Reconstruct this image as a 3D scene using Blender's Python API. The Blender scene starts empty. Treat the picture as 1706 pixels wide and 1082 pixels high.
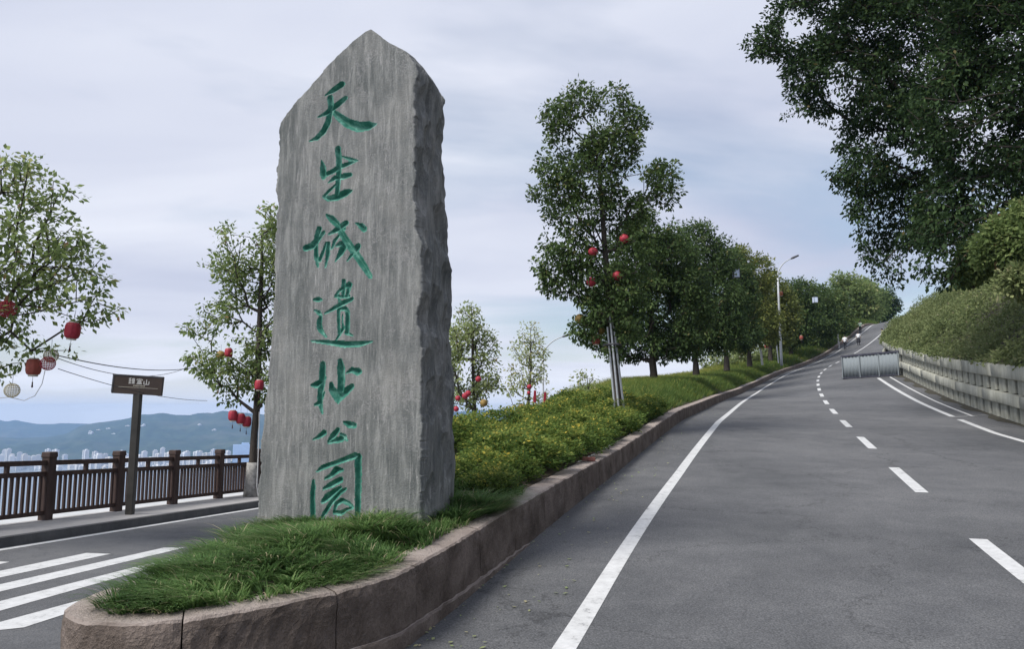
import bpy, bmesh, math, random
import numpy as np
from mathutils import Vector, Matrix, noise as mnoise

R = math.radians
rng = np.random.default_rng(7)
random.seed(7)
scn = bpy.context.scene
col = scn.collection

# ---------------------------------------------------------------- camera, sky, sun, exposure
F_PX, CX, CY, HORIZON = 1232.0, 853.0, 541.0, 690.0
PITCH = math.atan((HORIZON - CY) / F_PX)
cd = bpy.data.cameras.new('camera')
cam = bpy.data.objects.new('camera', cd)
col.objects.link(cam)
cam.location = (0, 0, 0)
cam.rotation_euler = (R(90) + PITCH, 0, 0)
cd.sensor_width = 36.0
cd.lens = F_PX / 1706.0 * 36.0
cd.clip_start, cd.clip_end = 0.1, 60000
scn.camera = cam

SUN_EL, SUN_AZ = R(48), R(-126)          # azimuth from +Y towards +X
world = bpy.data.worlds.new('World')
scn.world = world
world.use_nodes = True
wt = world.node_tree
wt.nodes.clear()
def wn(kind, **kw):
    n = wt.nodes.new(kind)
    for k, v in kw.items():
        setattr(n, k, v)
    return n
w_out = wn('ShaderNodeOutputWorld')
w_bg = wn('ShaderNodeBackground')
w_bg.inputs['Strength'].default_value = 0.10
w_sky = wn('ShaderNodeTexSky', sky_type='NISHITA', sun_disc=False)
w_sky.sun_elevation = SUN_EL
w_sky.sun_rotation = SUN_AZ
w_sky.altitude = 400
w_sky.air_density = 1.2
w_sky.dust_density = 1.6
w_tc = wn('ShaderNodeTexCoord')
w_sep = wn('ShaderNodeSeparateXYZ')
wt.links.new(w_tc.outputs['Generated'], w_sep.inputs[0])
w_z = wn('ShaderNodeMath', operation='MAXIMUM'); w_z.inputs[1].default_value = 0.0
wt.links.new(w_sep.outputs['Z'], w_z.inputs[0])
w_z2 = wn('ShaderNodeMath', operation='ADD'); w_z2.inputs[1].default_value = 0.12
wt.links.new(w_z.outputs[0], w_z2.inputs[0])
w_dx = wn('ShaderNodeMath', operation='DIVIDE'); w_dy = wn('ShaderNodeMath', operation='DIVIDE')
wt.links.new(w_sep.outputs['X'], w_dx.inputs[0]); wt.links.new(w_z2.outputs[0], w_dx.inputs[1])
wt.links.new(w_sep.outputs['Y'], w_dy.inputs[0]); wt.links.new(w_z2.outputs[0], w_dy.inputs[1])
w_cmb = wn('ShaderNodeCombineXYZ')
wt.links.new(w_dx.outputs[0], w_cmb.inputs[0]); wt.links.new(w_dy.outputs[0], w_cmb.inputs[1])
def wnoise(scale, detail, rough, dist, off):
    mp = wn('ShaderNodeMapping')
    mp.inputs['Location'].default_value = off
    mp.inputs['Scale'].default_value = (0.55, 1.0, 1.0)
    wt.links.new(w_cmb.outputs[0], mp.inputs[0])
    n = wn('ShaderNodeTexNoise')
    n.inputs['Scale'].default_value = scale
    n.inputs['Detail'].default_value = detail
    n.inputs['Roughness'].default_value = rough
    n.inputs['Distortion'].default_value = dist
    wt.links.new(mp.outputs[0], n.inputs['Vector'])
    return n
n_cover = wnoise(0.62, 6, 0.55, 0.3, (3.1, 1.7, 0))
n_tone = wnoise(0.8, 5, 0.5, 0.5, (7.3, 4.4, 0))
r_cover = wn('ShaderNodeValToRGB')
r_cover.color_ramp.elements[0].position = 0.33; r_cover.color_ramp.elements[0].color = (0.2, 0.2, 0.2, 1)
r_cover.color_ramp.elements[1].position = 0.52; r_cover.color_ramp.elements[1].color = (1, 1, 1, 1)
wt.links.new(n_cover.outputs['Fac'], r_cover.inputs[0])
r_tone = wn('ShaderNodeValToRGB')
r_tone.color_ramp.elements[0].position = 0.30; r_tone.color_ramp.elements[0].color = (4.1, 4.45, 5.7, 1)
r_tone.color_ramp.elements[1].position = 0.72; r_tone.color_ramp.elements[1].color = (6.6, 6.85, 7.6, 1)
wt.links.new(n_tone.outputs['Fac'], r_tone.inputs[0])
w_mix = wn('ShaderNodeMix', data_type='RGBA')
# low cloud bank: cover closes towards the horizon
w_lo = wn('ShaderNodeMapRange'); w_lo.inputs['From Min'].default_value = 0.0; w_lo.inputs['From Max'].default_value = 0.14
w_lo.inputs['To Min'].default_value = 0.95; w_lo.inputs['To Max'].default_value = 0.0
wt.links.new(w_z.outputs[0], w_lo.inputs['Value'])
w_cv = wn('ShaderNodeMath', operation='MAXIMUM')
wt.links.new(r_cover.outputs[0], w_cv.inputs[0]); wt.links.new(w_lo.outputs[0], w_cv.inputs[1])
wt.links.new(w_cv.outputs[0], w_mix.inputs[0])
wt.links.new(w_sky.outputs[0], w_mix.inputs[6])
w_hb = wn('ShaderNodeMapRange'); w_hb.inputs['From Min'].default_value = 0.0; w_hb.inputs['From Max'].default_value = 0.13
w_hb.inputs['To Min'].default_value = 0.7; w_hb.inputs['To Max'].default_value = 0.0
wt.links.new(w_z.outputs[0], w_hb.inputs['Value'])
w_hm = wn('ShaderNodeMix', data_type='RGBA'); w_hm.inputs[7].default_value = (8.2, 8.3, 8.5, 1)
wt.links.new(w_hb.outputs[0], w_hm.inputs[0]); wt.links.new(r_tone.outputs[0], w_hm.inputs[6])
wt.links.new(w_hm.outputs[2], w_mix.inputs[7])
wt.links.new(w_mix.outputs[2], w_bg.inputs['Color'])
wt.links.new(w_bg.outputs[0], w_out.inputs['Surface'])

sd = bpy.data.lights.new('sun', 'SUN')
sd.energy = 3.2
sd.angle = R(22)
sd.color = (1.0, 0.97, 0.92)
sun = bpy.data.objects.new('sun', sd)
col.objects.link(sun)
_sdir = Vector((math.sin(SUN_AZ) * math.cos(SUN_EL), math.cos(SUN_AZ) * math.cos(SUN_EL), math.sin(SUN_EL)))
sun.rotation_euler = _sdir.to_track_quat('Z', 'Y').to_euler()
sun.location = (-30, -20, 60)

vs = scn.view_settings
vs.view_transform = 'Standard'
vs.look = 'None'
vs.exposure = 0.4
vs.gamma = 1.0
vs.use_curve_mapping = False
scn.cycles.use_denoising = True
scn.cycles.max_bounces = 8
scn.cycles.diffuse_bounces = 4
scn.cycles.glossy_bounces = 2
scn.cycles.transmission_bounces = 3
scn.cycles.volume_bounces = 1
scn.cycles.transparent_max_bounces = 4

# ---------------------------------------------------------------- helpers: placing
CP, SP = math.cos(PITCH), math.sin(PITCH)
def ray(px, py):
    a, b = (px - CX) / F_PX, -(py - CY) / F_PX
    y = CP - b * SP
    z = SP + b * CP
    return Vector((a / y, 1.0, z / y))       # direction with y = 1
def at(px, py, D):
    return ray(px, py) * D                    # world point whose world y equals D
M2P = lambda D: D / F_PX

# ---------------------------------------------------------------- helpers: objects
def tag(o, label=None, cat=None, group=None, kind=None):
    if label: o['label'] = label
    if cat: o['category'] = cat
    if group: o['group'] = group
    if kind: o['kind'] = kind
    return o
def link(name, me, mat=None, parent=None, loc=None):
    o = bpy.data.objects.new(name, me)
    col.objects.link(o)
    if mat is not None and me is not None and not me.materials:
        for m in (mat if isinstance(mat, (list, tuple)) else [mat]):
            me.materials.append(m)
    if parent is not None: o.parent = parent
    if loc is not None: o.location = loc
    return o
def empty(name, loc=(0, 0, 0), rz=0.0):
    o = bpy.data.objects.new(name, None)
    o.empty_display_size = 0.2
    col.objects.link(o)
    o.location = loc
    o.rotation_euler = (0, 0, rz)
    return o
def copy_tree(o, parent=None):
    c = o.copy()
    col.objects.link(c)
    c.parent = parent
    for ch in list(o.children):
        copy_tree(ch, c)
    return c
def np_mesh(name, verts, quads=None, tris=None, smooth=False, tint=None, uv=None, mats=None):
    verts = np.asarray(verts, dtype=np.float32).reshape(-1, 3)
    me = bpy.data.meshes.new(name)
    idx, starts, n = [], [], 0
    tot = []
    if quads is not None and len(quads):
        q = np.asarray(quads, dtype=np.int32).reshape(-1, 4)
        idx.append(q.ravel()); tot.append(np.full(len(q), 4, np.int32))
    if tris is not None and len(tris):
        t = np.asarray(tris, dtype=np.int32).reshape(-1, 3)
        idx.append(t.ravel()); tot.append(np.full(len(t), 3, np.int32))
    idx = np.concatenate(idx); tot = np.concatenate(tot)
    starts = np.concatenate([[0], np.cumsum(tot)[:-1]]).astype(np.int32)
    me.vertices.add(len(verts)); me.vertices.foreach_set('co', verts.ravel())
    me.loops.add(len(idx)); me.loops.foreach_set('vertex_index', idx)
    me.polygons.add(len(tot)); me.polygons.foreach_set('loop_start', starts)
    me.polygons.foreach_set('loop_total', tot)
    if smooth: me.polygons.foreach_set('use_smooth', np.ones(len(tot), bool))
    if mats is not None: me.polygons.foreach_set('material_index', np.asarray(mats, np.int32))
    me.update(calc_edges=True)
    me.validate()
    if tint is not None and len(me.polygons) == len(tint):
        a = me.attributes.new('tint', 'FLOAT', 'FACE')
        a.data.foreach_set('value', np.asarray(tint, np.float32))
    return me
class MB:
    """collects boxes, bars, tubes, lathes; build() links them as one mesh"""
    def __init__(s): s.v, s.f = [], []
    def add(s, vs_, fs):
        b = len(s.v); s.v += [tuple(v) for v in vs_]; s.f += [tuple(b + i for i in f) for f in fs]
    def box(s, c, d, rz=0.0, taper=1.0, tilt=None):
        hx, hy, hz = d[0] / 2, d[1] / 2, d[2] / 2
        p = []
        for z, k in ((-hz, 1.0), (hz, taper)):
            for x, y in ((-hx, -hy), (hx, -hy), (hx, hy), (-hx, hy)):
                p.append(Vector((x * k, y * k, z)))
        m = Matrix.Rotation(rz, 3, 'Z')
        if tilt is not None: m = m @ tilt
        p = [m @ q + Vector(c) for q in p]
        s.add(p, [(3, 2, 1, 0), (4, 5, 6, 7), (0, 1, 5, 4), (1, 2, 6, 5), (2, 3, 7, 6), (3, 0, 4, 7)])
    def tube(s, pts, rad, n=6, cap=True):
        pts = [Vector(p) for p in pts]
        rad = rad if isinstance(rad, (list, tuple)) else [rad] * len(pts)
        b = len(s.v)
        for i, p in enumerate(pts):
            t = (pts[min(i + 1, len(pts) - 1)] - pts[max(i - 1, 0)]).normalized()
            a = t.cross(Vector((0, 0, 1)))
            if a.length < 1e-3: a = t.cross(Vector((1, 0, 0)))
            a.normalize(); c = t.cross(a)
            for k in range(n):
                w = 2 * math.pi * k / n
                s.v.append(tuple(p + (a * math.cos(w) + c * math.sin(w)) * rad[i]))
        for i in range(len(pts) - 1):
            for k in range(n):
                k2 = (k + 1) % n
                s.f.append((b + i * n + k, b + i * n + k2, b + (i + 1) * n + k2, b + (i + 1) * n + k))
        if cap:
            s.f.append(tuple(b + k for k in range(n))[::-1])
            s.f.append(tuple(b + (len(pts) - 1) * n + k for k in range(n)))
    def lathe(s, prof, n=12, c=(0, 0, 0), wob=None):
        b = len(s.v)
        for (r, z) in prof:
            for k in range(n):
                w = 2 * math.pi * k / n
                rr = r * (wob(w) if wob else 1.0)
                s.v.append((c[0] + rr * math.cos(w), c[1] + rr * math.sin(w), c[2] + z))
        for i in range(len(prof) - 1):
            for k in range(n):
                k2 = (k + 1) % n
                s.f.append((b + i * n + k, b + i * n + k2, b + (i + 1) * n + k2, b + (i + 1) * n + k))
    def mesh(s, name, smooth=False):
        me = bpy.data.meshes.new(name)
        me.from_pydata(s.v, [], s.f)
        if smooth: me.polygons.foreach_set('use_smooth', [True] * len(me.polygons))
        me.update()
        return me
    def build(s, name, mat, parent=None, smooth=False, bevel=0.0, loc=None):
        me = s.mesh(name, smooth)
        if bevel > 0:
            bm = bmesh.new(); bm.from_mesh(me)
            bmesh.ops.bevel(bm, geom=list(bm.edges), offset=bevel, segments=1, affect='EDGES')
            bm.to_mesh(me); bm.free()
        return link(name, me, mat, parent, loc)

# ---------------------------------------------------------------- helpers: materials
MATS = {}
def nt(name):
    m = bpy.data.materials.new(name)
    m.use_nodes = True
    t = m.node_tree
    t.nodes.clear()
    out = t.nodes.new('ShaderNodeOutputMaterial')
    bs = t.nodes.new('ShaderNodeBsdfPrincipled')
    t.links.new(bs.outputs[0], out.inputs['Surface'])
    MATS[name] = m
    return m, t, bs, out
def nnoise(t, scale, detail=4, rough=0.55, mp=None, coord='Object', dist=0.0):
    n = t.nodes.new('ShaderNodeTexNoise')
    n.inputs['Scale'].default_value = scale
    n.inputs['Detail'].default_value = detail
    n.inputs['Roughness'].default_value = rough
    n.inputs['Distortion'].default_value = dist
    tc = t.nodes.new('ShaderNodeTexCoord')
    if mp:
        m = t.nodes.new('ShaderNodeMapping')
        m.inputs['Scale'].default_value = mp
        t.links.new(tc.outputs[coord], m.inputs[0]); t.links.new(m.outputs[0], n.inputs['Vector'])
    else:
        t.links.new(tc.outputs[coord], n.inputs['Vector'])
    return n
def nramp(t, src, stops):
    r = t.nodes.new('ShaderNodeValToRGB')
    e = r.color_ramp.elements
    while len(e) < len(stops): e.new(0.5)
    for el, (p, c) in zip(e, stops):
        el.position = p
        el.color = (*c, 1) if len(c) == 3 else c
    t.links.new(src, r.inputs[0])
    return r
def nmix(t, fac, a, b, mode='MIX'):
    m = t.nodes.new('ShaderNodeMix'); m.data_type = 'RGBA'; m.blend_type = mode
    for s_, v in ((0, fac), (6, a), (7, b)):
        if isinstance(v, (int, float)): m.inputs[s_].default_value = v
        elif isinstance(v, tuple): m.inputs[s_].default_value = (*v, 1)
        else: t.links.new(v, m.inputs[s_])
    return m.outputs[2]
def nbump(t, bs, h, strength=0.3, dist=0.02, prev=None):
    b = t.nodes.new('ShaderNodeBump')
    b.inputs['Strength'].default_value = strength
    b.inputs['Distance'].default_value = dist
    t.links.new(h, b.inputs['Height'])
    if prev is not None: t.links.new(prev, b.inputs['Normal'])
    t.links.new(b.outputs[0], bs.inputs['Normal'])
    return b.outputs[0]
def simple(name, c, rough=0.7, var=0.15, scale=6.0, metal=0.0, bump=0.0, spec=0.3, scale3=None):
    m, t, bs, out = nt(name)
    n = nnoise(t, scale, 5, 0.6, scale3)
    lo = tuple(max(0, x * (1 - var)) for x in c); hi = tuple(min(1, x * (1 + var)) for x in c)
    r = nramp(t, n.outputs['Fac'], [(0.3, lo), (0.7, hi)])
    t.links.new(r.outputs[0], bs.inputs['Base Color'])
    bs.inputs['Roughness'].default_value = rough
    bs.inputs['Metallic'].default_value = metal
    bs.inputs['Specular IOR Level'].default_value = spec
    if bump: nbump(t, bs, n.outputs['Fac'], bump, 0.01)
    return m
def leaf_mat(name, stops, trans=0.3, rough=0.65):
    m, t, bs, out = nt(name)
    a = t.nodes.new('ShaderNodeAttribute'); a.attribute_name = 'tint'
    r = nramp(t, a.outputs['Fac'], stops)
    t.links.new(r.outputs[0], bs.inputs['Base Color'])
    bs.inputs['Roughness'].default_value = rough
    bs.inputs['Specular IOR Level'].default_value = 0.12
    tr = t.nodes.new('ShaderNodeBsdfTranslucent')
    hs = t.nodes.new('ShaderNodeHueSaturation'); hs.inputs['Value'].default_value = 1.3
    t.links.new(r.outputs[0], hs.inputs['Color']); t.links.new(hs.outputs[0], tr.inputs['Color'])
    mx = t.nodes.new('ShaderNodeMixShader'); mx.inputs[0].default_value = trans
    t.links.new(bs.outputs[0], mx.inputs[1]); t.links.new(tr.outputs[0], mx.inputs[2])
    t.links.new(mx.outputs[0], out.inputs['Surface'])
    return m

def asphalt_mat():
    m, t, bs, out = nt('asphalt')
    big = nnoise(t, 0.22, 5, 0.6)
    fine = nnoise(t, 38.0, 3, 0.7)
    grit = nnoise(t, 75.0, 3, 0.7)
    mid = nnoise(t, 2.2, 6, 0.65)
    c = nramp(t, big.outputs['Fac'], [(0.36, (0.052, 0.054, 0.058)), (0.5, (0.105, 0.106, 0.11)), (0.64, (0.155, 0.155, 0.157))]).outputs[0]
    c = nmix(t, 0.5, c, nramp(t, mid.outputs['Fac'], [(0.3, (0.072, 0.074, 0.078)), (0.7, (0.138, 0.138, 0.14))]).outputs[0])
    g = nramp(t, grit.outputs['Fac'], [(0.30, (0.35, 0.35, 0.35)), (0.5, (1, 1, 1)), (0.70, (1.9, 1.9, 1.85))]).outputs[0]
    c = nmix(t, 0.8, c, g, 'MULTIPLY')
    # hairline cracks with a shape of their own
    v = t.nodes.new('ShaderNodeTexVoronoi'); v.feature = 'DISTANCE_TO_EDGE'; v.inputs['Scale'].default_value = 0.35
    tc = t.nodes.new('ShaderNodeTexCoord'); wob = nnoise(t, 1.3, 5, 0.7)
    wv = t.nodes.new('ShaderNodeVectorMath'); wv.operation = 'MULTIPLY_ADD'
    t.links.new(wob.outputs['Color'], wv.inputs[0]); wv.inputs[1].default_value = (1.6, 1.6, 0); t.links.new(tc.outputs['Object'], wv.inputs[2])
    t.links.new(wv.outputs[0], v.inputs['Vector'])
    cr = nramp(t, v.outputs['Distance'], [(0.0, (0.45, 0.45, 0.45)), (0.007, (1, 1, 1))]).outputs[0]
    c = nmix(t, 0.75, c, cr, 'MULTIPLY')
    t.links.new(c, bs.inputs['Base Color'])
    bs.inputs['Roughness'].default_value = 0.78
    bs.inputs['Specular IOR Level'].default_value = 0.35
    nbump(t, bs, fine.outputs['Fac'], 0.6, 0.012)
    return m
asphalt_mat()
def paint_mat():
    m, t, bs, out = nt('road_paint')
    w = nnoise(t, 7.0, 9, 0.82)
    c = nramp(t, w.outputs['Fac'], [(0.34, (0.16, 0.16, 0.16)), (0.43, (0.52, 0.52, 0.51)), (0.7, (0.70, 0.70, 0.69))])
    t.links.new(c.outputs[0], bs.inputs['Base Color'])
    bs.inputs['Roughness'].default_value = 0.6
    return m
paint_mat()
def sandstone_mat():
    m, t, bs, out = nt('kerb_sandstone')
    a = nnoise(t, 3.0, 6, 0.65); b = nnoise(t, 45.0, 4, 0.7); d = nnoise(t, 0.9, 4, 0.6)
    c = nramp(t, a.outputs['Fac'], [(0.25, (0.12, 0.098, 0.084)), (0.5, (0.195, 0.16, 0.138)), (0.75, (0.28, 0.23, 0.20))]).outputs[0]
    c = nmix(t, 0.55, c, nramp(t, b.outputs['Fac'], [(0.3, (0.5, 0.5, 0.5)), (0.7, (1.25, 1.22, 1.2))]).outputs[0], 'MULTIPLY')
    geo = t.nodes.new('ShaderNodeNewGeometry'); sp = t.nodes.new('ShaderNodeSeparateXYZ')
    t.links.new(geo.outputs['True Normal'], sp.inputs[0])
    up = nramp(t, sp.outputs['Z'], [(0.6, (0, 0, 0)), (0.9, (1, 1, 1))])
    dust = nramp(t, d.outputs['Fac'], [(0.3, (0.40, 0.34, 0.305)), (0.7, (0.57, 0.495, 0.45))]).outputs[0]
    dm = t.nodes.new('ShaderNodeMath'); dm.operation = 'MULTIPLY'; dm.inputs[1].default_value = 0.7
    t.links.new(up.outputs[0], dm.inputs[0])
    c = nmix(t, dm.outputs[0], c, dust)
    # settled dust is blotchy
    bl = nramp(t, a.outputs['Fac'], [(0.35, (0.72, 0.7, 0.68)), (0.6, (1, 1, 1))]).outputs[0]
    c = nmix(t, 0.8, c, bl, 'MULTIPLY')
    t.links.new(c, bs.inputs['Base Color'])
    bs.inputs['Roughness'].default_value = 0.9
    bs.inputs['Specular IOR Level'].default_value = 0.15
    p = nbump(t, bs, b.outputs['Fac'], 1.0, 0.025)
    nbump(t, bs, a.outputs['Fac'], 0.5, 0.03, p)
    return m
sandstone_mat()
def monument_mat():
    m, t, bs, out = nt('monument_stone')
    s1 = nnoise(t, 1.0, 9, 0.72, (17, 17, 2.0), dist=0.5); s2 = nnoise(t, 1.0, 6, 0.72, (60, 60, 4.5), dist=0.6); blot = nnoise(t, 1.7, 7, 0.6); fine = nnoise(t, 60, 4, 0.7)
    c = nramp(t, s1.outputs['Fac'], [(0.36, (0.088, 0.095, 0.094)), (0.5, (0.18, 0.185, 0.178)), (0.62, (0.38, 0.38, 0.36))]).outputs[0]
    c = nmix(t, 0.55, c, nramp(t, blot.outputs['Fac'], [(0.34, (0.088, 0.098, 0.096)), (0.5, (0.175, 0.18, 0.175)), (0.66, (0.285, 0.28, 0.262))]).outputs[0])
    spk = nnoise(t, 110, 3, 0.7)
    c = nmix(t, 0.4, c, nramp(t, spk.outputs['Fac'], [(0.32, (0.55, 0.55, 0.55)), (0.5, (1, 1, 1)), (0.68, (1.5, 1.5, 1.48))]).outputs[0], 'MULTIPLY')
    scr = nramp(t, s2.outputs['Fac'], [(0.54, (0, 0, 0)), (0.68, (1, 1, 1))]).outputs[0]
    msk = nramp(t, nnoise(t, 2.3, 3, 0.5).outputs['Fac'], [(0.42, (0, 0, 0)), (0.62, (1, 1, 1))]).outputs[0]
    sm = nmix(t, 1.0, scr, msk, 'MULTIPLY')
    sf = t.nodes.new('ShaderNodeMath'); sf.operation = 'MULTIPLY'; sf.inputs[1].default_value = 0.95
    t.links.new(sm, sf.inputs[0])
    c = nmix(t, sf.outputs[0], c, (0.38, 0.37, 0.36))
    # pale veins
    v = t.nodes.new('ShaderNodeTexVoronoi'); v.feature = 'DISTANCE_TO_EDGE'; v.inputs['Scale'].default_value = 4.2
    tc = t.nodes.new('ShaderNodeTexCoord'); wob = nnoise(t, 3.5, 6, 0.7)
    wv = t.nodes.new('ShaderNodeVectorMath'); wv.operation = 'MULTIPLY_ADD'
    t.links.new(wob.outputs['Color'], wv.inputs[0]); wv.inputs[1].default_value = (0.55, 0.55, 1.0); t.links.new(tc.outputs['Object'], wv.inputs[2])
    t.links.new(wv.outputs[0], v.inputs['Vector'])
    vn = nramp(t, v.outputs['Distance'], [(0.0, (1, 1, 1)), (0.03, (0, 0, 0))]).outputs[0]
    vm = nmix(t, 1.0, vn, nramp(t, nnoise(t, 1.9, 3, 0.5, None).outputs['Fac'], [(0.42, (0, 0, 0)), (0.6, (1, 1, 1))]).outputs[0], 'MULTIPLY')
    vf = t.nodes.new('ShaderNodeMath'); vf.operation = 'MULTIPLY'; vf.inputs[1].default_value = 0.8
    t.links.new(vm, vf.inputs[0])
    c = nmix(t, vf.outputs[0], c, (0.33, 0.32, 0.315))
    t.links.new(c, bs.inputs['Base Color'])
    bs.inputs['Roughness'].default_value = 0.85
    bs.inputs['Specular IOR Level'].default_value = 0.2
    p = nbump(t, bs, s2.outputs['Fac'], 0.5, 0.008)
    p = nbump(t, bs, fine.outputs['Fac'], 0.6, 0.010, p)
    nbump(t, bs, blot.outputs['Fac'], 0.4, 0.03, p)
    return m
monument_mat()
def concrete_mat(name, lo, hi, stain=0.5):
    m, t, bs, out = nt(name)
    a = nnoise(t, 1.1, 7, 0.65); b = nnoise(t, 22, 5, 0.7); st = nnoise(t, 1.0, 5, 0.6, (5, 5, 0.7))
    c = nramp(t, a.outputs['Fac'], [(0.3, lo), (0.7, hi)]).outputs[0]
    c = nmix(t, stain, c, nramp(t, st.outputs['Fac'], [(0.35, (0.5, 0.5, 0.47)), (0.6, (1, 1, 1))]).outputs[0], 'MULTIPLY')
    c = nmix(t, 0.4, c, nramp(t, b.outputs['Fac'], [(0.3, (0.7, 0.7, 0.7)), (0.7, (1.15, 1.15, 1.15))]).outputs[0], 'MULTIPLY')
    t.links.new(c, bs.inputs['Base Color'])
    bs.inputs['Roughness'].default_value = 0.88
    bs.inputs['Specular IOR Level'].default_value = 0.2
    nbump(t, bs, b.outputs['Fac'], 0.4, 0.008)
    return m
concrete_mat('wall_concrete', (0.36, 0.36, 0.305), (0.54, 0.535, 0.46), 0.55)
concrete_mat('flute_concrete', (0.34, 0.34, 0.29), (0.52, 0.515, 0.44), 0.6)
concrete_mat('shaded_groove_concrete', (0.05, 0.052, 0.045), (0.10, 0.10, 0.088), 0.5)  # grimy concrete, darkened so the colour carries the recess shade between ribs
concrete_mat('pavement', (0.30, 0.29, 0.285), (0.40, 0.385, 0.375), 0.15)
concrete_mat('kerb_grey', (0.075, 0.075, 0.078), (0.13, 0.13, 0.13), 0.3)
concrete_mat('pale_coping', (0.55, 0.57, 0.58), (0.68, 0.69, 0.70), 0.15)
simple('soil', (0.075, 0.06, 0.045), 0.95, 0.4, 8, bump=0.6)
simple('litter_soil', (0.06, 0.055, 0.04), 0.95, 0.5, 14, bump=0.6)
simple('fence_wood', (0.055, 0.034, 0.028), 0.6, 0.35, 5, bump=0.2, scale3=(3, 3, 0.5))
simple('sign_brown', (0.055, 0.040, 0.034), 0.45, 0.2, 3)
simple('sign_post', (0.045, 0.042, 0.038), 0.45, 0.3, 4)
simple('white_print', (0.58, 0.57, 0.56), 0.6, 0.1, 30)
simple('bark', (0.055, 0.046, 0.038), 0.9, 0.4, 12, bump=0.8, scale3=(4, 4, 1))
simple('whitewash', (0.30, 0.29, 0.275), 0.9, 0.45, 9, bump=0.4)
simple('red_lantern', (0.36, 0.032, 0.052), 0.55, 0.2, 6)
simple('faded_lantern', (0.30, 0.075, 0.055), 0.6, 0.3, 6)
simple('amber_lantern', (0.26, 0.17, 0.05), 0.6, 0.3, 6)
simple('cream_wire', (0.62, 0.56, 0.38), 0.5, 0.1, 10)
simple('lantern_cap', (0.55, 0.52, 0.44), 0.5, 0.2, 10)
simple('tassel_dark', (0.05, 0.02, 0.02), 0.8, 0.2, 10)
simple('cable_black', (0.03, 0.03, 0.035), 0.6, 0.1, 10)
simple('cable_white', (0.6, 0.6, 0.6), 0.6, 0.1, 10)
simple('galvanised', (0.42, 0.44, 0.46), 0.45, 0.2, 8, metal=0.4)
simple('lamp_grey', (0.48, 0.50, 0.52), 0.45, 0.15, 4)
simple('lamp_dark', (0.08, 0.08, 0.09), 0.5, 0.15, 4)
simple('barrier_sheet', (0.215, 0.24, 0.255), 0.8, 0.04, 14.0, spec=0.1)
simple('barrier_rail', (0.055, 0.055, 0.075), 0.5, 0.2, 4)
simple('lamp_panel', (0.62, 0.70, 0.85), 0.4, 0.05, 4)
simple('brick_red', (0.20, 0.085, 0.07), 0.9, 0.3, 30, bump=0.4)
simple('skin', (0.42, 0.27, 0.20), 0.6, 0.05, 10)
simple('hair_black', (0.012, 0.011, 0.011), 0.5, 0.2, 30)
simple('shirt_white', (0.74, 0.74, 0.76), 0.8, 0.06, 6)
simple('trousers_dark', (0.022, 0.022, 0.028), 0.8, 0.2, 8)
simple('shirt_yellow', (0.56, 0.56, 0.30), 0.8, 0.1, 6)
simple('shirt_pale_green', (0.48, 0.60, 0.48), 0.8, 0.1, 6)
simple('shoe_dark', (0.02, 0.02, 0.02), 0.6, 0.1, 6)
leaf_mat('leaf_mid', [(0.0, (0.08, 0.115, 0.042)), (0.45, (0.17, 0.23, 0.082)), (0.8, (0.27, 0.325, 0.13)), (0.93, (0.31, 0.33, 0.14)), (1.0, (0.32, 0.20, 0.11))], 0.48)
leaf_mat('leaf_light', [(0.0, (0.15, 0.19, 0.075)), (0.5, (0.28, 0.335, 0.14)), (0.9, (0.40, 0.43, 0.21)), (1.0, (0.38, 0.27, 0.17))], 0.45)
leaf_mat('leaf_dark', [(0.0, (0.020, 0.038, 0.016)), (0.5, (0.042, 0.075, 0.028)), (0.9, (0.095, 0.145, 0.05)), (1.0, (0.13, 0.11, 0.045))], 0.28)
leaf_mat('leaf_row', [(0.0, (0.042, 0.070, 0.026)), (0.5, (0.080, 0.125, 0.042)), (0.9, (0.155, 0.205, 0.07)), (1.0, (0.22, 0.20, 0.08))], 0.33)
leaf_mat('leaf_yellowgreen', [(0.0, (0.09, 0.11, 0.035)), (0.5, (0.16, 0.19, 0.055)), (1.0, (0.30, 0.29, 0.08))], 0.4)
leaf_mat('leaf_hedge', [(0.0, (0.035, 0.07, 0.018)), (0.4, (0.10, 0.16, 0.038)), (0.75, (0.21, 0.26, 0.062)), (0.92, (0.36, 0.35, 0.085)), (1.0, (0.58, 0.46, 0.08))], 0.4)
leaf_mat('leaf_ivy', [(0.0, (0.085, 0.115, 0.045)), (0.5, (0.18, 0.215, 0.09)), (0.85, (0.27, 0.30, 0.135)), (1.0, (0.30, 0.27, 0.16))], 0.32)
leaf_mat('blade_lawn', [(0.0, (0.05, 0.10, 0.034)), (0.45, (0.125, 0.22, 0.072)), (0.8, (0.205, 0.315, 0.11)), (0.93, (0.30, 0.36, 0.16)), (1.0, (0.45, 0.40, 0.25))], 0.4)
leaf_mat('blade_verge', [(0.0, (0.05, 0.085, 0.026)), (0.5, (0.11, 0.17, 0.045)), (0.85, (0.19, 0.25, 0.065)), (1.0, (0.44, 0.38, 0.10))], 0.4)

def carve_mat():
    m, t, bs, out = nt('carved_green_paint')
    a = nnoise(t, 14, 5, 0.7)
    c = nramp(t, a.outputs['Fac'], [(0.28, (0.020, 0.11, 0.078)), (0.5, (0.042, 0.19, 0.14)), (0.68, (0.16, 0.36, 0.29)), (0.8, (0.24, 0.30, 0.27))])
    t.links.new(c.outputs[0], bs.inputs['Base Color'])
    bs.inputs['Roughness'].default_value = 0.55
    bs.inputs['Specular IOR Level'].default_value = 0.3
    nbump(t, bs, a.outputs['Fac'], 0.3, 0.006)
carve_mat()

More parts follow.
